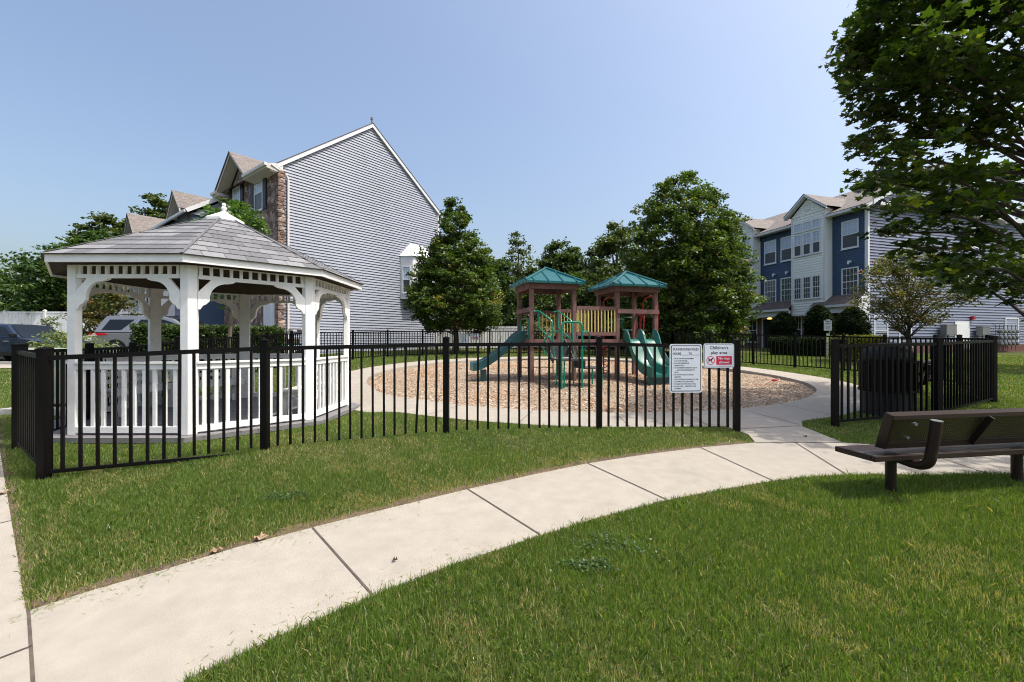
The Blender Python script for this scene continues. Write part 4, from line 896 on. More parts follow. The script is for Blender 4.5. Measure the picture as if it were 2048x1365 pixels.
# transfer steps in front of tower one / bridge
gx=.37
mb=MB(mp); mb.box(gx,gx+.54,-.34,-.09,.90,.93); mb.box(gx,gx+.54,-.34,-.325,.68,.90)
mb.box(gx,gx+.54,-.70,-.34,.66,.69)
mb.box(gx-.02,gx+.56,-1.38,-.70,.60,.64); mb.box(gx+.56,gx+1.06,-1.38,-.75,.40,.43); mb.box(gx+.54,gx+.56,-1.38,-.75,.40,.62)
mb.build('transfer_steps','tile',ps)
for sx in (gx-.03,gx+.54):
    mb=MB(mp); mb.prism([(sx,-.09,DKZ),(sx,-.09,DKZ-.2),(sx,-.66,.52),(sx,-.74,.62)],(.03,0,0)); mb.build('step_stringer','tile',ps)
mb=MB(mp)
for x,y,z in ((gx+.04,-1.3,.6),(gx+.5,-.8,.6),(gx+1.02,-1.33,.4),(gx+1.02,-.8,.4),(gx+.04,-.8,.6)): mb.tube([(x,y,-.1),(x,y,z)],.02,8)
mb.build('step_legs','gtube',ps)
def arch(mb,a,b,z0,zt,r=.02,rb=.09):
    a=Vector(a);b=Vector(b);d=(b-a).normalized(); P=[a+Vector((0,0,z0))]
    for q in range(0,91,15): P.append(a+d*(rb-rb*math.cos(R(q)))+Vector((0,0,zt-rb+rb*math.sin(R(q)))))
    for q in range(90,-1,-15): P.append(b-d*(rb-rb*math.cos(R(q)))+Vector((0,0,zt-rb+rb*math.sin(R(q)))))
    P.append(b+Vector((0,0,z0))); mb.tube(P,r,8)
mb=MB(mp); arch(mb,(.28,-1.45,0),(.81,-1.45,0),-.1,1.53,.026,.13); mb.build('entry_arch','gtube',ps,smooth=True)
mb=MB(mp)
mb.tube([(.28,-1.45,1.30),(.12,-1.30,1.31),(.04,-1.15,1.25),(.02,-1.0,1.1),(.02,-.85,.95),(.1,-.75,.8),(.30,-.74,.66)],.019,8)
mb.tube([(.81,-1.45,1.30),(1.0,-1.35,1.31),(1.10,-1.25,1.24),(1.14,-1.15,1.08),(1.10,-1.0,.9),(1.0,-.9,.75),(.93,-.8,.62)],.019,8)
mb.build('side_loops','gtube',ps,smooth=True)
for x in (.17,.72):
    mb=MB(mp); mb.tube([(x-.12,-.07,1.86),(x,-.09,1.88),(x+.03,-.12,1.86),(x+.22,-.45,1.62),(x+.24,-.5,1.55),(x+.24,-.55,1.0),(x+.24,-.6,.70)],.019,8)
    mb.tube([(x,-.09,1.87),(x,-.12,1.45),(x+.03,-.2,1.38),(x+.22,-.55,1.08)],.019,8); mb.build('handrail','gtube',ps,smooth=True)
# spiral climber and poles in red
mb=MB(mp); x,y=2.86,TD+.30; P=[]
for i in range(90): q=i*.42; P.append((x+.13*math.cos(q),y+.13*math.sin(q),-.05+i*.0118))
mb.tube(P,.014,6); mb.tube([(x,y,-.1),(x,y,2.30),(x+.04,y,2.40),(x+.13,y-.05,2.46),(x+.25,y-.12,2.44),(x+.30,y-.16,2.36)],.024,8); mb.build('spiral_climber','red',ps,smooth=True)
mb=MB(mp); mb.tube([(3.74,.70,1.7),(3.76,.62,2.25),(3.80,.58,2.38),(3.95,.5,2.44),(4.08,.45,2.36),(4.12,.42,2.2),(4.12,.42,-.1)],.022,8); mb.build('fire_pole','red',ps,smooth=True)
for dx in (0,.10):
    mb=MB(mp); mb.tube([(3.55+dx,.75,DKZ-.1),(3.63+dx,.72,1.85),(3.68+dx,.70,1.93),(3.73+dx,.69,1.85),(3.71+dx,.70,DKZ-.1)],.016,8); mb.build('red_loop','red',ps,smooth=True)
mb=MB(mp)
for cx,cz in ((X2+.22,1.52),(X2+1.05,1.62)):
    w_,h_,r=.26,.2,.07; P=[]
    for ux,uz,a in ((1,1,0),(-1,1,90),(-1,-1,180),(1,-1,270)):
        for q in range(0,91,30): P.append((cx+ux*(w_-r)+r*math.cos(R(a+q)),TD-.02,cz+uz*(h_-r)+r*math.sin(R(a+q))))
    mb.tube(P,.016,6,closed=True)
mb.build('green_loops','gtube',ps,smooth=True)
mb=MB(mp)
for z in (.28,.52,.76): mb.tube([(.05,TD+.2,z),(.35,TD+.12,z+.02),(TW-.1,TD+.2,z)],.016,6)
mb.tube([(.05,TD+.2,-.1),(.05,TD+.2,.95)],.018,6); mb.tube([(TW-.1,TD+.2,-.1),(TW-.1,TD+.2,.95)],.018,6); mb.build('yellow_climber','yellow',ps)
# ------------------------------------------------------------------ bench, bin
def bench(label,loc,ang,L=2.12):
    t=thing('park_bench',label,'bench',loc,'brown perforated metal benches'); mx=frame(Vector(loc),ang); Z=.375
    mb=MB(mx); D=.36
    def plate(mb,a,b,c_,d_):
        a,b,c_,d_=[Vector(p) for p in (a,b,c_,d_)]; w_=(b-a).length; h_=(d_-a).length; mb.add([a,b,c_,d_],[(0,1,2,3)],[[(0,0),(w_,0),(w_,h_),(0,h_)]])
    plate(mb,(.03,.03,Z),(L-.03,.03,Z),(L-.03,D-.03,Z),(.03,D-.03,Z)); mb.build('seat','perf',t)
    mb=MB(mx); mb.box(0,L,0,.03,Z-.045,Z+.001); mb.box(0,L,D-.03,D,Z-.045,Z+.001); mb.box(0,.03,.03,D-.03,Z-.045,Z+.001); mb.box(L-.03,L,.03,D-.03,Z-.045,Z+.001); mb.build('seat_rim','brown',t,bevel=.006)
    a=(.19,.10,Z+.035);b=(.12,-.035,Z+.33); e=L-.12
    mb=MB(mx); plate(mb,(a[0]+.02,a[1]-.01,a[2]+.02),(e,a[1]-.01,a[2]+.02),(e,b[1]+.01,b[2]-.02),(b[0]+.02,b[1]+.01,b[2]-.02)); mb.build('backrest','perf',t)
    mb=MB(mx); mb.prism([(b[0],b[1]-.012,b[2]-.03),(b[0],b[1]-.012,b[2]),(b[0],b[1]+.055,b[2]+.02),(b[0],b[1]+.05,b[2]-.0),(b[0],b[1]+.01,b[2]-.03)],(e-b[0]+.03,0,0))
    mb.prism([(a[0],a[1]-.015,a[2]),(a[0],a[1]-.02,a[2]+.035),(a[0],a[1]+.05,a[2]+.03),(a[0],a[1]+.05,a[2])],(e-a[0]+.03,0,0))
    for x in (a[0]-.005,e+.0): mb.prism([(x,a[1]-.02,a[2]),(x,a[1]+.06,a[2]+.0),(x-(a[0]-b[0]),b[1]+.06,b[2]+.01),(x-(a[0]-b[0]),b[1]-.012,b[2])],(.022,0,0))
    mb.build('back_rim','brown',t)
    for x in (.38,1.74):
        mb=MB(mx); mb.tube([(x,.19,-.12),(x,.19,Z-.03)],.04,14); mb.build('leg','brown',t,smooth=True)
        mb=MB(mx); P=[(x,.22,Z-.055),(x,.10,Z-.065),(x,.03,Z-.075)]
        for q in range(0,100,12): P.append((x+.01,-.02-.09*math.sin(R(q)),Z+.015-.09*math.cos(R(q))))
        P+=[(x+.015,-.125,Z+.12),(x+.02,-.145,Z+.30)]
        mb.tube(P,.038,14); sp=mb.build('back_support','brown',t,smooth=True)
        mb=MB(mx); mb.tube([(x+.02,-.145,Z+.30),(x+.02,-.1455,Z+.305)],.0385,14); 
        for dz in (.14,.26): mb.tube([(x-.06,.10-dz*.5,Z+dz),(x-.06,.075-dz*.52,Z+dz)],.014,8)
        mb.build('bolt','metalgrey',sp)
    mb=MB(mx); mb.bar((1.06,.085,Z+.05),(1.06,-.06,Z+.30),.05,.012,up=(1,0,0)); mb.build('brace','brown',t)
    return t
bz=Tz(3.2,3.6)
b1=bench('brown perforated bench seen from behind at the right edge, beside the path',(2.90,3.475,bz),R(9.5))
c2=copy_tree(b1,(7.55,8.15,Tz(7.9,8.5)),R(30)-0,'dark bench mostly hidden behind the litter bin and angled fence')
lb_=thing('litter_bin','black domed litter bin standing behind the right fence section','litter bin',(6.02,6.98,Tz(6,7)))
o=(6.02,6.98,Tz(6,7)); mb=MB(); mb.lathe([(.0,.0),(.33,.0),(.31,.06),(.33,.80),(.0,.80)],o,32); mb.build('body','plastic',lb_,smooth=True)
mb=MB(); 
for k in range(36): q=2*PI*k/36; mb.bar((o[0]+.355*math.cos(q),o[1]+.355*math.sin(q),o[2]+.40),(o[0]+.36*math.cos(q),o[1]+.36*math.sin(q),o[2]+.84),.045,.012,up=(math.cos(q),math.sin(q),0))
mb.lathe([(.33,.84),(.38,.84),(.385,.87),(.33,.88)],o,32); mb.lathe([(.345,.38),(.375,.38),(.375,.42),(.345,.42)],o,32); mb.build('slat_jacket','black',lb_)
mb=MB(); mb.lathe([(.32,.86),(.335,.90),(.33,.97),(.29,1.05),(.21,1.11),(.10,1.145),(0,1.15)],o,32); mb.build('dome_lid','plastic',lb_,smooth=True)
# utility box
x,y=-8.0,7.85; z=Tz(x,y); ub=thing('utility_box','pale green utility box on a concrete pad left of the gazebo','utility box',(x,y,z)); 
mb=MB(); mb.box(x-.38,x+.38,y-.35,y+.35,z+.12,z+1.02); mb.prism([(x-.40,y-.38,z+1.0),(x-.40,y+.38,z+1.0),(x-.40,y+.38,z+1.04),(x-.40,y-.30,z+1.09),(x-.40,y-.38,z+1.04)],(.80,0,0)); mb.build('cabinet','ugreen',ub,bevel=.02)
mb=MB(); mb.box(x+.05,x+.09,y-.37,y-.35,z+.25,z+.33); mb.build('latch','plastic',ub)
mb=MB(); mb.box(x-.6,x+.6,y-.6,y+.6,z-.08,z+.07); mb.build('pad','concrete2',ub)
# notice sign on the lawn
def pt(u,v,Y): return Vector(((u-1024)/870*Y,Y,1.25-(v-683)*Y/870))
Y=19.6; p=pt(1655.5,642,Y); gzv=Tz(p.x,Y); ns=thing('notice_sign','small white office notice board on a white post in front of the dark shrubs','sign',(p.x,Y,gzv))
mx=frame(Vector((p.x,Y,0)),R(-8)); mb=MB(mx); mb.box(-.16,.16,-.02,.01,1.72,2.17); mb.tube([(0,0,2.17),(0,0,2.22)],.07,10); bd=mb.build('board','signwhite',ns)
mb=MB(mx); mb.box(-.035,.035,0,.05,gzv-.1,1.6); mb.box(.06,.075,0,.02,1.2,1.75); mb.build('post','white',ns)
mb=MB(mx); text(mb,'OFFICE',.07,0,2.0,mx,'CENTER',1,.001,-.0225); mb.box(-.11,.11,-.0225,-.0215,2.12,2.135)
for i in range(3): mb.box(-.10,.10,-.0225,-.0215,1.80+i*.05,1.81+i*.05)
mb.build('lettering','ink',bd)
# clutter by the left house wall: garden cart with things
x,y=-9.75,19.4; z=Tz(x,y); gc=thing('garden_cart','cluttered garden cart with boxes against the grey siding behind the fence','cart',(x,y,z)); mb=MB()
mb.box(x-.7,x+.6,y-.3,y+.3,z+.55,z+.62); mb.box(x-.7,x-.66,y-.3,y+.3,z+.1,z+1.15); mb.box(x+.56,x+.6,y-.3,y+.3,z+.1,z+1.15); mb.box(x-.7,x+.6,y-.3,y+.3,z+1.1,z+1.15); mb.build('frame','slidedark',gc)
for i in range(9):
    mb=MB(); a=x-.55+random.random()*1.0; b_=y-.25+random.random()*.3; zz=z+random.choice((.62,1.15)); s_=random.uniform(.1,.2); mb.box(a,a+s_,b_,b_+.15,zz,zz+random.uniform(.08,.25)); mb.build('box',random.choice(('clothA','soffit','offwhite','shutter','brickred')),gc)
for sx in (-.45,.4): mb=MB(); mb.tube([(x+sx,y-.34,z+.17),(x+sx,y-.28,z+.17)],.17,16); mb.build('wheel','tyre',gc)
# ------------------------------------------------------------------ cars
def car(label,xr,yn,L,H,m,suv=True,name='parked_car'):
    """heading +X, rear bumper at xr, near side at yn"""
    z=Tz(xr+L/2,yn+.9)+.02; t=thing(name,label,'car',(xr+L/2,yn+.9,z),'cars parked along the kerb'); Wd=1.9; mx=Matrix.Translation((xr,yn,z))
    import bmesh
    if suv:
        low=[(0,.45),(.03,.35),(.5,.28),(L-.5,.28),(L-.05,.4),(L,.62),(L-.08,.88),(L-.35,1.0),(L-1.35,1.10),(.12,1.10),(.02,.95)]
        gh=[(.10,1.09),(L-1.25,1.09),(L-2.05,1.62),(L-2.6,H-.02),(.75,H),(.45,H-.03),(.28,1.5)]
        win=[[(.42,1.20),(1.18,1.20),(1.62,H-.17),(.66,H-.17)],[(1.62,1.20),(2.42,1.20),(2.42,H-.17),(1.86,H-.17)],[(2.50,1.20),(L-1.52,1.20),(L-2.1,1.5),(L-2.45,H-.17),(2.50,H-.17)]]
    else:
        low=[(0,.5),(.04,.3),(.5,.22),(L-.5,.22),(L-.04,.32),(L,.52),(L-.12,.68),(L-.6,.80),(L-1.35,.90),(.9,.95),(.1,.92)]
        gh=[(.45,.93),(L-1.45,.90),(L-1.72,1.10),(L-2.05,H-.05),(L-2.6,H),(1.6,H-.03),(.95,1.15)]
        win=[[(.95,.98),(1.9,.98),(1.9,H-.1),(1.45,H-.12)],[(1.97,.98),(L-1.72,.97),(L-2.15,H-.15),(L-2.55,H-.09),(1.97,H-.08)]]
    wr=.37 if suv else .33; wx=(1.02,L-.98) if suv else (1.0,L-.95)
    def body(prof,ins,name,mt,taper=0):
        mb=MB(mx); n=len(prof); zc=min(p[1] for p in prof); V=[]; ys=[0,.06,.22,Wd-.22,Wd-.06,Wd]
        for j,yy in enumerate(ys):
            e=(.07,.02,0,0,.02,.07)[j]
            cx=sum(p[0] for p in prof)/n; cz=sum(p[1] for p in prof)/n
            for (px,pz) in prof:
                sh=taper*(pz-zc); yv=yy+(sh if yy<Wd/2 else -sh)+ (ins if yy<Wd/2 else -ins)
                V.append((px+(cx-px)*e*.5,yv,pz+(cz-pz)*e))
        F=[tuple(range(n)),tuple(5*n+k for k in range(n))[::-1]]
        for j in range(5):
            for k in range(n): F.append((j*n+k,(j+1)*n+k,(j+1)*n+(k+1)%n,j*n+(k+1)%n))
        mb.add(V,F); o=mb.build(name,mt,t,smooth=True); b=bmesh.new(); b.from_mesh(o.data); bmesh.ops.recalc_face_normals(b,faces=b.faces); b.to_mesh(o.data); b.free(); return o
    bo=body(low,0,'body',m); tp=.26; body(gh,.05,'cabin',m,tp)
    zc=min(p[1] for p in gh)
    def side(px,pz,o=.012): return (px,.05+tp*(pz-zc)-o+ .0,pz)
    for wn in win:
        mb=MB(mx); P=[side(*p) for p in wn]; mb.poly(P); 
        mb.build('side_window','carglass',t)
    mb=MB(mx)  # windscreen and rear glass, proud panels across
    a,b=(gh[1],gh[3]) if suv else (gh[1],gh[3])
    for (p,q) in ((gh[1],gh[2]),(gh[2],gh[3])):
        ya=.05+tp*(p[1]-zc)+.10; yb=.05+tp*(q[1]-zc)+.10; mb.poly([(p[0]+.015,ya,p[1]+.012),(p[0]+.015,Wd-ya,p[1]+.012),(q[0]+.015,Wd-yb,q[1]+.012),(q[0]+.015,yb,q[1]+.012)])
    mb.build('windscreen','carglass',t)
    mb=MB(mx); p,q=gh[0],gh[-1]; ya=.15; yb=.05+tp*(q[1]-zc)+.1; mb.poly([(p[0]-.01,Wd-ya,p[1]+.1),(p[0]-.01,ya,p[1]+.1),(q[0]-.015,yb,q[1]),(q[0]-.015,Wd-yb,q[1])]); mb.build('rear_glass','carglass',t)
    for x in wx:
        for yy,sg in ((-.01,1),(Wd+.01,-1)):
            mb=MB(mx); mb.lathe([(0,0)],(0,0,0),3) if False else None
            mb.tube([(x,yy,wr),(x,yy+sg*.2,wr)],wr,28); wh=mb.build('wheel','tyre',t,smooth=True)
            mb=MB(mx); mb.tube([(x,yy-sg*.012,wr),(x,yy+sg*.01,wr)],wr*.30,16)
            for k in range(5):
                q=2*PI*k/5+.3
                for dq in (-.16,.16): mb.bar((x+wr*.2*math.cos(q),yy-sg*.008,wr+wr*.2*math.sin(q)),(x+wr*.68*math.cos(q+dq),yy-sg*.008,wr+wr*.68*math.sin(q+dq)),.02,.045,up=(0,1,0))
            mb.tube([(x+wr*.70*math.cos(2*PI*k/24),yy-sg*.006,wr+wr*.70*math.sin(2*PI*k/24)) for k in range(24)],.018,6,closed=True)
            mb.build('rim','rim',wh)
        mb=MB(mx); P=[]
        for k in range(13): q=PI*k/12; P.append((x+(wr+.10)*math.cos(q),-.012,wr+(wr+.10)*math.sin(q)))
        for k in range(12,-1,-1): q=PI*k/12; P.append((x+(wr+.02)*math.cos(q),-.012,wr+(wr+.02)*math.sin(q)))
        mb.prism(P,(0,.03,0)); P=[(x+(wr+.03)*math.cos(PI*k/12),-.003,wr+(wr+.03)*math.sin(PI*k/12)) for k in range(13)]; mb.prism(P,(0,.02,0)); mb.build('wheel_arch','plastic',t)
    mb=MB(mx); mb.box(.4,L-.4,-.015,.02,.24,.38); mb.box(-.03,.35,.05,Wd-.05,.30,.5); mb.build('sill_trim','plastic',t)
    if suv:
        mb=MB(mx); mb.prism([(.0,-.012,.92),(.75,-.012,1.03),(.62,-.012,1.08),(.02,-.012,1.09)],(0,.3,0)); mb.build('tail_light','tail',t)
        mb=MB(mx); mb.prism([(-.02,-.014,.96),(.35,-.014,.985),(.28,-.014,1.02),(-.01,-.014,1.01)],(0,.2,0)); mb.build('reversing_light','clear',t)
        for yy in (.38,Wd-.38): mb=MB(mx); mb.bar((.9,yy,H+.035),(L-2.7,yy,H+.035),.03,.03); mb.build('roof_rail','plastic',t)
    mb=MB(mx); z1=1.12 if suv else .93; xm=L-1.75 if suv else L-1.62; mb.box(xm,xm+.16,-.2,-.02,z1,z1+.14); mb.build('mirror','plastic',t,bevel=.03)
    mb=MB(mx)
    for x in ((2.46,1.60) if suv else (1.93,)): mb.box(x-.004,x+.004,-.006,0.01,.40,z1-.05)
    for x in ((2.2,3.1) if suv else (1.7,2.75)): mb.box(x,x+.2,-.022,-.002,z1-.16,z1-.13)
    mb.build('door_handles','rim' if not suv else 'plastic',t)
    return t
car('silver grey suv with red tail lamp parked behind the gazebo',-16.3,16.75,5.2,1.78,'silver',True)
car('dark blue saloon car parked at the far left edge',-21.8,16.3,4.75,1.46,'navycar',False)
# ------------------------------------------------------------------ plants
LEAF4=np.array([[-.5,0],[0,-.36],[.5,0],[0,.36]])
STAR=[]
for i,(a,r) in enumerate([(-90,.18),(-62,.34),(-40,.30),(-20,.52),(5,.30),(28,.56),(52,.33),(90,.66),(128,.33),(152,.56),(175,.30),(200,.52),(220,.30),(242,.34)]): STAR.append([r*math.cos(R(a)),r*math.sin(R(a))])
STAR=np.array(STAR)
def frames(n,up,rng):
    nn=rng.normal(0,1,(n,3)); nn[:,2]=np.abs(nn[:,2])+up; nn/=np.linalg.norm(nn,axis=1,keepdims=True)
    t=np.cross(nn,rng.normal(0,1,(n,3))); t/=np.linalg.norm(t,axis=1,keepdims=True); return nn,t,np.cross(nn,t)
def leaves(name,cent,rad,per,size,m,parent,seed,up=.6,shape=LEAF4,flat=.6,tintvar=.22,droop=0,kind=None):
    rng=np.random.default_rng(seed); n=len(cent)*per
    c=np.repeat(cent,per,0); r=np.repeat(rad,per)[:,None]; d=rng.normal(0,1,(n,3)); d/=np.linalg.norm(d,axis=1,keepdims=True); d*=rng.random((n,1))**.45; d[:,2]*=flat
    p=c+d*r; nn,t,b=frames(n,up,rng); s=(size*rng.uniform(.7,1.25,n))[:,None,None]
    V=p[:,None,:]+s*(shape[None,:,0:1]*t[:,None,:]+shape[None,:,1:2]*b[:,None,:])
    ct=np.repeat(np.clip(rng.normal(.42,tintvar,len(cent)),0,1),per); tint=np.clip(ct+rng.normal(0,.16,n),0,1)
    o=npmesh(name,V,len(shape),m,parent,tint)
    if kind: o['kind']=kind
    return o
def crown_pts(n,prof,cx,cy,seed,lump=.35,inner=.55,sx=1,sy=1,lean=(0,0)):
    """clusters gathered in lobes of different size, so that the outline is ragged and gaps stay open"""
    rng=np.random.default_rng(seed); zs=np.array([p[0] for p in prof]); rs=np.array([p[1] for p in prof])
    zz=np.linspace(zs[0],zs[-1],200); w_=np.interp(zz,zs,rs)+.05; w_=w_**1.5; w_/=w_.sum(); K=max(30,int(n/10))
    zc=rng.choice(zz,K,p=w_)+rng.uniform(-.1,.1,K); a=rng.uniform(0,2*PI,K); r0=np.interp(zc,zs,rs)
    rc=r0*(inner+(1.02-inner)*rng.random(K)**.55)*(1+lump*np.clip(rng.normal(0,.2,K),-.4,.34)); ins=rng.random(K)<.22; rc=np.where(ins,rc*rng.uniform(.1,.7,K),rc)
    rl=(.12+.20*r0)*rng.uniform(.6,1.35,K)
    k=rng.integers(0,K,n); d=rng.normal(0,1,(n,3)); d/=np.linalg.norm(d,axis=1,keepdims=True); d*=rng.random((n,1))**.5
    x=rc[k]*np.cos(a[k])+d[:,0]*rl[k]; y=rc[k]*np.sin(a[k])+d[:,1]*rl[k]; z=zc[k]+d[:,2]*rl[k]*.75+.12*np.hypot(x,y)*0
    m=rng.random(n)<.35; z2=rng.choice(zz,n,p=w_); a2=rng.uniform(0,2*PI,n); r2=np.interp(z2,zs,rs)*(inner+(.98-inner)*rng.random(n)**.5)
    x=np.where(m,r2*np.cos(a2),x); y=np.where(m,r2*np.sin(a2),y); z=np.where(m,z2,z)
    return np.stack([cx+sx*x+lean[0]*(z-zs[0]),cy+sy*y+lean[1]*(z-zs[0]),z],-1)
def tree(name,label,cat,x,y,prof,ncl,per,size,m,seed,group=None,trunk_r=.12,crad=(.25,.5),bark='bark',lump=.35,inner=.55,limbs=14,up=.6,flat=.6,top=None,stems=1,sx=1,sy=1):
    z0=Tz(x,y); t=thing(name,label,cat,(x,y,z0),group); rng=np.random.default_rng(seed)
    P=crown_pts(ncl,prof,x,y,seed,lump,inner,sx,sy); rad=rng.uniform(crad[0],crad[1],ncl)
    leaves('crown',P,rad,per,size,m,t,seed+1,up=up,flat=flat)
    mb=MB(); zt=prof[-1][0]*.92+prof[0][0]*.08; zb=prof[0][0]
    n=8; pts=[(x+math.sin(i*1.3+seed)*.04*i*.4,y,z0-.1+(zt-z0)*i/n) for i in range(n+1)]
    mb.tube(pts,0,10,rad=[trunk_r*(1.25 if i==0 else 1)*(1-i/n)**.7+.012 for i in range(n+1)])
    for i in range(limbs):
        q=P[rng.integers(len(P))]; hz=z0+(q[2]-z0)*rng.uniform(.35,.75); hz=max(hz,zb*.7+z0*.3); c_=Vector((x,y,hz)); q=Vector(q); mid=c_.lerp(q,.5)+Vector((0,0,.12)); mb.tube([c_,mid,q],0,6,rad=[trunk_r*.38,trunk_r*.22,.008])
    mb.build('trunk',bark,t,smooth=True); return t
TG='young maples around the playground'
tree('maple_tree','conical dark green maple left of the play set in front of the grey siding','tree',-2.9,22.6,[(1.95,1.5),(2.7,2.35),(3.7,2.4),(4.7,1.95),(6.,1.4),(7.3,.85),(8.5,.22)],1500,40,.135,'leaf',21,TG,.14,(.20,.38),lump=.28)
tree('maple_tree','tallest broad green maple right of the play set','tree',8.6,22.0,[(1.0,2.7),(2.3,3.05),(4.4,3.0),(6.,2.8),(7.3,2.35),(8.5,1.6),(9.3,.9),(9.8,.25)],2700,40,.135,'leaf',22,TG,.16,(.22,.42),lump=.3)
BG='woodland trees behind the back fence'
def bt(label,u,Y,prof,ncl,per,size,m,seed,**k): return tree('woodland_tree',label,'tree',(u-1024)/870*Y,Y,prof,ncl,per,size,m,seed,BG,**k)
bt('thin airy tree with bare twigs between the maple and the left tower',1035,33,[(2.5,1.6),(5,1.7),(7,1.4),(8.6,.9),(9.4,.4)],340,18,.2,'leafwood',31,trunk_r=.14,crad=(.25,.5),limbs=30)
bt('leafy oak showing above the gap between the two towers',1122,34,[(1.5,2.2),(4,2.3),(6.5,2.0),(8.2,1.3),(9.0,.4)],900,30,.22,'leafdark',32,crad=(.3,.6))
bt('lower tree crown right of the oak between the tower roofs',1172,32,[(1.5,2.0),(4,2.2),(6,1.7),(7.6,.8)],700,28,.22,'leafdark',33,crad=(.3,.6))
bt('paler tree rising left of the tallest maple',1235,30,[(1.2,2.5),(4,2.6),(6.5,2.0),(8.2,1.3),(9.4,.4)],1000,28,.2,'leafwood',34,crad=(.3,.55))
bt('dense dark tree filling the view between tower one and the maple',985,31,[(1.2,2.2),(3,2.4),(5,2.0),(6.6,1.2),(7.4,.5)],800,28,.22,'leafdark',35,crad=(.3,.6))
bt('dark understorey tree below the airy tree',1060,29,[(.9,2.1),(2.5,2.3),(4.2,1.7),(5.3,.8)],420,24,.2,'leafdark',36,crad=(.3,.55))
bt('dark understorey tree behind the bridge bars',1150,29,[(.9,2.2),(2.6,2.4),(4.6,1.8),(5.8,.8)],450,24,.2,'leafdark',37,crad=(.3,.55))
bt('dark understorey tree behind the right tower',1225,28,[(.9,2.2),(2.6,2.5),(4.8,2.0),(6.2,.8)],480,24,.2,'leafdark',38,crad=(.3,.55))
bt('dark tree behind the right flank of the tallest maple',1320,30,[(.9,2.4),(3,2.8),(6,2.2),(7.5,1.)],420,22,.22,'leafdark',39,crad=(.3,.55))
tag(leaves('distant_woodland',crown_pts(1500,[(.8,12),(3,13),(5.2,12),(6.2,9)],3,46,51,.2,.3,1.3,.35),np.full(1500,1.1),20,.42,'leafdark',None,52),'dark distant woodland closing the gap behind the play set','woodland',kind='stuff')
tree('ornamental_shrub','orange tinged shrub behind the left tower','shrub',(1085-1024)/870*25.5,25.5,[(.9,.9),(1.6,1.25),(2.4,1.0),(3.0,.4)],160,22,.12,'leafred',40,None,.04,(.2,.35),limbs=8)
# left side
tree('broadleaf_tree','bright green broad tree at the left edge beyond the white fence','tree',-28.0,31,[(1.5,3.2),(4,4.6),(6.5,4.0),(8.0,2.4),(8.8,.8)],1200,26,.26,'leafmid',41,None,.2,(.35,.7),lump=.4)
tree('broadleaf_tree','lower bright green tree cut by the left edge of the view','tree',-35.5,31.5,[(1.2,2.8),(3.8,3.6),(5.8,2.7),(6.9,1.)],650,26,.26,'leafmid',42,None,.2,(.35,.7),lump=.4)
tree('dark_tree','dark tree filling the space behind the left fence under the gazebo eave','tree',-24.5,33.5,[(1.0,3.6),(3.8,4.1),(6.2,2.9),(7.3,1.)],800,26,.26,'leafdark',43,None,.2,(.35,.7))
tree('pine_tree','tall feathery tree showing above the gazebo roof at the left','tree',-42.8,46,[(6,2.4),(10,3.0),(13,2.0),(14.6,.6)],600,22,.36,'leafwood',44,None,.25,(.5,1.0),flat=.35)
tree('pine_tree','tall feathery tree behind the second townhouse gable','tree',-39.6,49,[(8,2.5),(13,2.8),(16,2.0),(17.6,.6)],600,22,.36,'leafwood',45,None,.25,(.5,1.0),flat=.35)
tree('crab_apple','small tree with rusty tinged leaves behind the silver suv','tree',(208-1024)/870*21,21,[(1.5,1.0),(2.3,1.25),(3.1,1.1),(3.75,.4)],260,22,.13,'leafred',46,None,.06,(.2,.36),limbs=12)
tree('street_tree','slender tree with smooth dark dome crown seen through the gazebo','tree',-8.55,13.2,[(2.3,.4),(2.9,.6),(3.6,.75),(4.5,.95),(5.1,.8),(5.5,.25)],170,18,.13,'leafbright',47,None,.06,(.16,.28),limbs=12,lump=.4)
for i,(u,v,Y,rx,h,m,lab) in enumerate(((48,690,19.3,1.2,1.3,'leafpale','pale green shrub beside the blue saloon car'),(122,690,14.0,.72,1.2,'leafpale','pale green shrub between the two parked cars'),(180,700,13.6,.6,1.1,'leafpale','small pale shrub just right of the first gazebo post'),(98,660,19.0,.45,1.75,'leafpale','upright pale shrub standing taller than its neighbours'))):
    x=(u-1024)/870*Y; z=Tz(x,Y); tree('variegated_shrub',lab,'shrub',x,Y,[(z+.1,rx*.8),(z+h*.4,rx),(z+h*.8,rx*.7),(z+h,.2)],int(150*rx),26,.085,m,60+i,'pale shrubs by the parked cars',.03,(.15,.28),limbs=5,lump=.35)
def boxhedge(name,label,cat,pts,w_,z0,z1,m,seed,n,size=.07,group=None,top=None):
    x,y=pts[0]; t=thing(name,label,cat,(x,y,Tz(x,y)),group); rng=np.random.default_rng(seed); A=np.array(pts[0]);B=np.array(pts[1]); L=np.linalg.norm(B-A); d=(B-A)/L; nn=np.array([-d[1],d[0]])
    s=rng.uniform(0,L,n); k=rng.integers(0,3,n); a=np.where(k==0,-w_/2,np.where(k==1,w_/2,rng.uniform(-w_/2,w_/2,n))); zz=np.where(k==2,z1,rng.uniform(z0,z1,n)); a=a+rng.normal(0,.04,n); zz=zz+rng.normal(0,.035,n)
    P=np.stack([A[0]+d[0]*s+nn[0]*a,A[1]+d[1]*s+nn[1]*a,zz],-1); leaves('foliage',P,np.full(n,.10),8,size,m,t,seed,up=.5,flat=1)
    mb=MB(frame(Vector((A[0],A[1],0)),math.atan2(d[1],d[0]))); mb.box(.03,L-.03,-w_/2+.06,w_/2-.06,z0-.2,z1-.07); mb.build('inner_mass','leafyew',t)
    return t
boxhedge('clipped_hedge','long clipped green hedge behind the gazebo','hedge',[(-12.6,14.4),(-9.3,17.6)],.9,.45,1.72,'leafdark',71,3800)
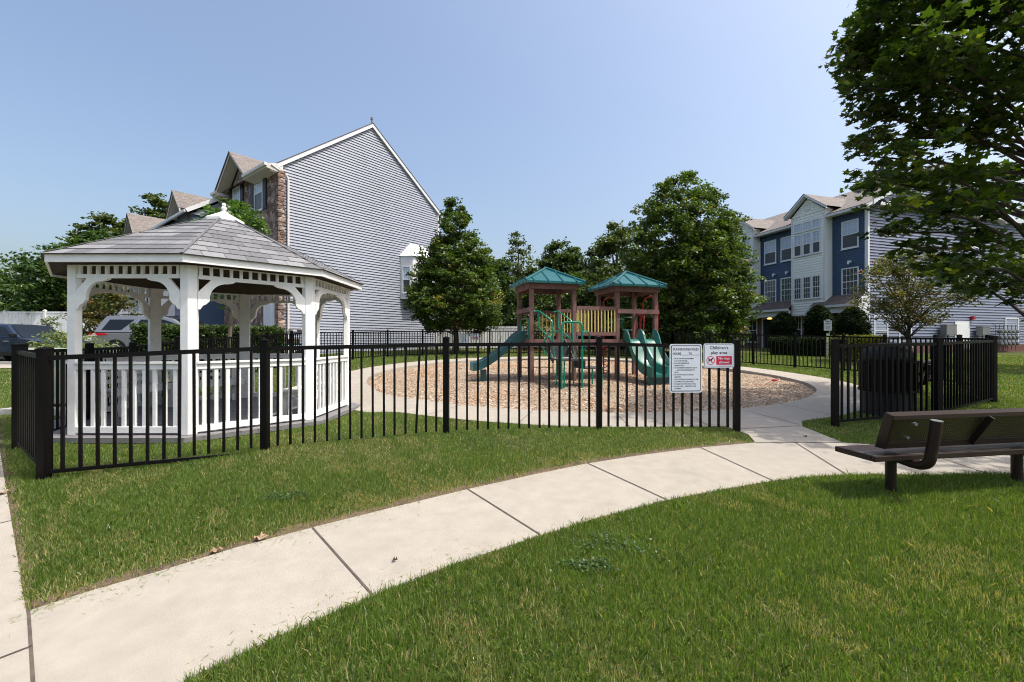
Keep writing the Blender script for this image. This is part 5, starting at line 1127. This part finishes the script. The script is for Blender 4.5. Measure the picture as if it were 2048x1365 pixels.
def dome(label,u,Y,r,zt,seed,m='leafyew',name='clipped_yew',group='clipped dome shrubs by the apartments'):
    x=(u-1024)/870*Y; z=Tz(x,Y); t=thing(name,label,'shrub',(x,Y,z),group); rng=np.random.default_rng(seed); n=1300; a=rng.uniform(0,2*PI,n); k=rng.random(n)
    zz=z+(zt-z)*np.where(k<.75,rng.random(n)*.72,.72+.28*np.sin(rng.random(n)*PI/2)); f=np.clip((zz-z)/(zt-z),0,1); rr=r*np.where(f<.6,.92+.08*np.sin(f*PI/.6),np.sqrt(np.clip(1-((f-.6)/.4)**2,0,1)))
    P=np.stack([x+rr*np.cos(a),Y+rr*np.sin(a),zz],-1); leaves('foliage',P,np.full(n,.12),12,.075,m,t,seed,up=.4,flat=1)
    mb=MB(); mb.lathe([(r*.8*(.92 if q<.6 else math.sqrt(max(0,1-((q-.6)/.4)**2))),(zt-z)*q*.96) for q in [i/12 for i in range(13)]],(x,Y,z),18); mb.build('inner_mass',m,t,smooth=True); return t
dome('dark clipped dome shrub farthest left, beside the lit porch',1567,25.6,.62,2.85,81); dome('dark clipped dome shrub in the middle, behind the notice board',1637,23.4,.62,3.1,82); dome('dark clipped dome shrub at the corner under the white pediment',1705,21.6,.66,2.85,83)
boxhedge('low_hedge','low hedge with bright golden top below the corner dome shrub','hedge',[(13.9,18.6),(16.0,18.9)],.8,.5,1.38,'leafgold',84,900,.07)
boxhedge('low_hedge','low dark hedge along the front of the apartments','hedge',[(13.5,22.8),(15.8,21.4)],.8,.5,1.35,'leafyew',85,900,.07)
tree('young_tree','young vase shaped tree with thin bronze foliage before the apartment side wall','tree',15.75,17.3,[(1.75,.55),(2.3,1.25),(3.0,1.7),(3.8,1.55),(4.5,1.1),(4.9,.5)],560,24,.085,'leafred',86,None,.055,(.16,.32),limbs=60,lump=.5,inner=.35,bark='barkd')
# ---- big near maple on the right
TX,TY=8.55,6.9; tz=Tz(TX,TY)
bm_=thing('near_maple','large overhanging maple at the right edge with layered drooping boughs','tree',(TX,TY,tz)); rng=np.random.default_rng(5)
mb=MB(); mb.tube([(TX,TY,tz-.15),(TX,TY,tz+.3),(TX+.03,TY,tz+2),(TX-.02,TY,tz+4),(TX,TY,tz+7),(TX,TY,tz+9.2)],0,14,rad=[.24,.19,.17,.15,.10,.03])
cl=[];rd_=[]
# boughs: height at trunk, azimuth, length, end height
B=[]
for i in range(62):
    az=rng.uniform(0,2*PI); h=rng.uniform(1.9,8.6); 
    ln=np.interp(h,[1.8,3,4.5,6,7.5,9],[2.6,3.5,3.9,3.7,2.8,1.3])*rng.uniform(.82,1.06)
    if h<3.8 and rng.random()<.55: continue
    B.append((az,h,ln,h+rng.uniform(-.25,.35)))
NR=len(B)
# boughs shaped after the outline on the left side
for az,h,ln,he in ((180,6.6,3.9,6.05),(176,6.1,3.8,5.65),(184,5.6,3.55,5.1),(190,6.9,3.7,6.3),(172,5.0,3.55,4.55),(180,4.4,3.6,4.15),(187,3.8,3.5,3.65),(196,3.5,3.3,3.1),(178,3.4,3.25,2.95),(186,3.1,2.9,2.65),(180,3.0,2.6,2.35),(205,2.8,2.3,2.2),(170,2.7,2.4,2.3),(195,2.5,1.7,1.95),(180,2.4,1.4,1.75),(165,7.4,3.6,6.8),(195,7.6,3.4,7.0)):
    B.append((R(az),h,ln,he))
VL=[-400,-100,0,80,150,200,230,300,340,380,430,500,540,580,610,640,800]; UL=[1850,1760,1715,1640,1662,1700,1688,1700,1693,1690,1722,1745,1800,1880,1960,2120,2300]
B2=[]
for i,(az,h,ln,he) in enumerate(B):
    c,s_=math.cos(az),math.sin(az)
    for _ in range(40):
        ex_,ey_=TX+c*ln,TY+s_*ln
        if ey_<1.5: ln*=.95; continue
        uu=1024+870*ex_/ey_; vv=683-870*(tz+he-1.25)/ey_; lm=np.interp(vv,VL,UL)+34
        if uu<lm-16: ln*=.96
        elif i>=NR and uu>lm+25 and ln<4.6: ln*=1.02
        else: break
    B2.append((az,h,ln,he))
B=B2
for az,h,ln,he in B:
    c,s=math.cos(az),math.sin(az)
    if s<-.35 and h<3.4: ln*=.75
    A=Vector((TX,TY,tz+h-.6-.15*ln)); E_=Vector((TX+c*ln,TY+s*ln,tz+he-.02)); mid=A.lerp(E_,.5)+Vector((0,0,.25)); mb.tube([A,A.lerp(mid,.6)+Vector((0,0,.05)),mid,mid.lerp(E_,.6),E_],0,6,rad=[.036,.028,.02,.014,.006])
    k=int((13 if he>4.3 else 8.5)*ln)
    for j in range(k):
        f=rng.uniform(.22,1.03)**.8; wd=.16+.55*math.sin(min(1,f)*PI*.85)*ln/3.6; p=A.lerp(mid,f*2) if f<.5 else mid.lerp(E_,(f-.5)*2)
        off=rng.normal(0,wd*.55); cl.append((p.x-s*off,p.y+c*off,p.z+rng.normal(0,.06)+.05-.12*abs(off))); rd_.append(rng.uniform(.11,.30))
mb.build('trunk','barkd',bm_,smooth=True)
for _ in range(640):
    q,rr_,hh=rng.uniform(0,2*PI),rng.uniform(.3,2.7),rng.uniform(5.4,9.6); cl.append((TX+rr_*math.cos(q),TY+rr_*math.sin(q),tz+hh)); rd_.append(rng.uniform(.15,.3))
cl=np.array(cl); keep=np.ones(len(cl),bool)
U=1024+870*cl[:,0]/cl[:,1]; V_=683-870*(cl[:,2]-1.25)/cl[:,1]; keep=(U>np.interp(V_,VL,UL)+6)&(cl[:,1]>1.5)
leaves('crown',cl[keep],np.array(rd_)[keep],11,.122,'leafbig',bm_,90,up=1.0,shape=STAR,flat=.33,tintvar=.25)
# another maple standing right of the view whose shade falls on the right lawn
tree('maple_tree','maple standing beyond the right edge shading the far lawn','tree',20.5,14.5,[(2.2,1.6),(3.6,2.6),(5.5,2.4),(7.5,1.2),(8.4,.3)],420,22,.2,'leaf',23,TG,.14,(.3,.55))
# ------------------------------------------------------------------ grass
def allowed(x,y,m=.0):
    ok=~pip(front_poly,x,y)&~pip(apron_poly,x,y)&~pip(side_poly,x,y)
    d=np.hypot(x-RC[0],y-RC[1]); ok&=(d>RO+.01); ok&=np.hypot(x-GZ[0],y-GZ[1])>2.12; ok&=~((abs(x+8.0)<.62)&(abs(y-7.85)<.62)); ok&=~((x<-10.6)&(y>14.4)&(y<24.2)); return ok
def patch(x,y): return .5+.16*np.sin(x*.55+2)*np.sin(y*.9+1)+.25*np.sin(x*1.7+1.3*np.sin(y*1.1))*np.cos(y*2.1+x*.6)+.18*np.sin(x*4.3+2*np.cos(y*3.1))*np.sin(y*5.2)+.12*np.sin(x*11+y*7)
upl=np.array(pup)
def dist_poly(x,y,P):
    d=np.full(x.shape,9.); P=np.array(P)
    for a,b in zip(P[:-1],P[1:]):
        ab=b-a; t=np.clip(((x-a[0])*ab[0]+(y-a[1])*ab[1])/(ab@ab),0,1); d=np.minimum(d,np.hypot(x-a[0]-t*ab[0],y-a[1]-t*ab[1]))
    return d
def blades(name,n,y0,y1,hmin,hmax,wd,seg,label,seed,pw=1.,spread=1.35,fi=None,fo=(90,91)):
    rng=np.random.default_rng(seed); 
    y=y0+(y1-y0)*rng.random(n)**pw; k=rng.random(n)<sstep(*fi,y)*(1-sstep(*fo,y)) if fi else rng.random(n)<1-sstep(*fo,y); y=y[k]; n=len(y); x=(rng.random(n)*2-1)*y*spread*.9; ok=allowed(x,y); x,y=x[ok],y[ok]; n=len(x)
    pa=patch(x,y); dp=dist_poly(x,y,pup); ds=dist_poly(x,y,[tuple(sA),tuple(sB)])
    thin=(dp<.22)&(rng.random(n)<.9*(1-dp/.22)); thin|=(ds<.10)&(rng.random(n)<.7)&(y>2.6); k=~thin; x,y,pa,dp=x[k],y[k],pa[k],dp[k]; n=len(x)
    z=T(x,y)-.004; h=rng.uniform(hmin,hmax,n)*(.75+.5*pa)*np.where(rng.random(n)<.06,1.5,1); a=rng.uniform(0,2*PI,n); la=rng.uniform(0,2*PI,n); lean=np.abs(rng.normal(.35,.35,n))
    w_=wd*rng.uniform(.6,1.3,n); side=np.stack([np.cos(a),np.sin(a),0*a],-1)*w_[:,None]/2
    tip=np.stack([np.cos(la)*h*lean,np.sin(la)*h*lean,h*np.clip(1-.35*lean,.3,1)],-1); base=np.stack([x,y,z],-1)
    dry=np.clip((rng.random(n)<(.12+.28*(pa<.34)+.75*np.exp(-dp/.16)*(pup[0][0]-.2<x)))*1.,0,1)
    tint=np.where(dry>0,rng.uniform(.88,1,n),np.clip(rng.normal(.36+.38*pa,.24,n),0,.84))
    if seg==1: V=np.stack([base-side,base+side,base+tip],1); kk=3
    else:
        mid=base+tip*.55*np.array([.75,.75,1.15]); V=np.stack([base-side,base+side,mid+side*.75,base+tip,mid-side*.75],1); kk=5
    return tag(npmesh(name,V,kk,'grass',None,tint),label,'grass',kind='stuff')
blades('grass_near',560000,1.25,5.6,.026,.056,.0042,2,'close cropped green lawn in the foreground, dry in patches',101,.75,fo=(3.4,5.6))
blades('grass_middle',620000,3.2,10.5,.026,.050,.0075,1,'lawn around the front fence and gazebo',102,.8,fi=(3.3,5.4),fo=(7,10.5))
blades('grass_far',420000,6.5,24,.035,.060,.02,1,'sunlit lawn beyond the gazebo and round path',103,.8,fi=(7,10.5))
# clover / weeds
rng=np.random.default_rng(9); cc=[]
for (u,v,r_) in ((1230,1100,.22),(1180,1140,.12),(560,1000,.2),(330,930,.3),(700,880,.5),(980,885,.5)):
    cx,cy=G(u,v)
    for _ in range(60): q=rng.normal(0,r_/2,2); cc.append((cx+q[0]*1.4,cy+q[1]*.6,Tz(cx+q[0]*1.4,cy+q[1]*.6)+.035))
cc=np.array(cc); cc=cc[allowed(cc[:,0],cc[:,1])]; tag(leaves('clover',cc,np.full(len(cc),.05),6,.020,'leafmid',None,91,up=2,flat=.3),'patches of low clover leaves in the lawn','clover',kind='stuff')
n=1500; k_=rng.integers(0,2,n); Q=[]
for i in range(n):
    P_=pup if k_[i] else plo; j=rng.integers(0,len(P_)-1); t_=rng.random(); a_=np.array(P_[j])*(1-t_)+np.array(P_[j+1])*t_; e_=rng.exponential(.07)*(-1 if k_[i] else 1); Q.append((a_[0]+rng.normal(0,.03),a_[1]+e_))
Q=np.array(Q); zz_=T(Q[:,0],Q[:,1])+.016; th_=rng.uniform(0,2*PI,n); l_=rng.uniform(.006,.022,n)[:,None]; dx_=np.stack([np.cos(th_),np.sin(th_),0*th_],-1)*l_; dy_=np.stack([-np.sin(th_),np.cos(th_),0*th_],-1)*.0016; c_=np.stack([Q[:,0],Q[:,1],zz_],-1)
tag(npmesh('grass_clippings',np.stack([c_-dx_,c_+dy_,c_+dx_,c_-dy_],1),4,'grass',None,np.clip(rng.normal(.8,.2,n),0,1)),'dry grass clippings scattered along the path edges','clippings',kind='stuff')
# dry leaves and litter on paths
def dryleaf(u,v,s,label,m='leafdry',z=.02):
    x,y=G(u,v); mb=MB(Matrix.Translation((x,y,Tz(x,y)+z))@Matrix.Rotation(random.uniform(0,6),4,'Z')); P=[(q[0]*s,q[1]*s,.012*math.sin(i*1.9)+.012) for i,q in enumerate(STAR.tolist())]; mb.add(P+[(0,0,.002)],[(i,(i+1)%len(P),len(P)) for i in range(len(P))]); o=mb.build('fallen_leaf',m,loc=(x,y,Tz(x,y)+z)); return tag(o,label,'leaf','fallen leaves on the path')
dryleaf(519,1083,.10,'curled tan leaf on the path edge left of centre'); dryleaf(433,1110,.07,'small grey leaf on the path edge near the left')
dryleaf(8,992,.10,'reddish leaf on the left sidewalk edge'); dryleaf(790,1129,.03,'tiny dark leaf scrap on the middle path slab','groove'); dryleaf(1610,878,.045,'dark leaf scrap on the path by the gate gap','groove')
x,y=(1548-1024)/870*11.9,11.9; mb=MB(Matrix.Translation((x,y,float(mulz(x,y))+.03))@Matrix.Rotation(.5,4,'Z')); mb.box(-.07,.07,-.03,.03,0,.03); mb.box(-.02,.06,-.06,.05,.0,.045); tag(mb.build('toy_scrap','red',loc=(x,y,float(mulz(x,y))),bevel=.01),'small red toy scrap lying on the wood chips right of the signs','toy')
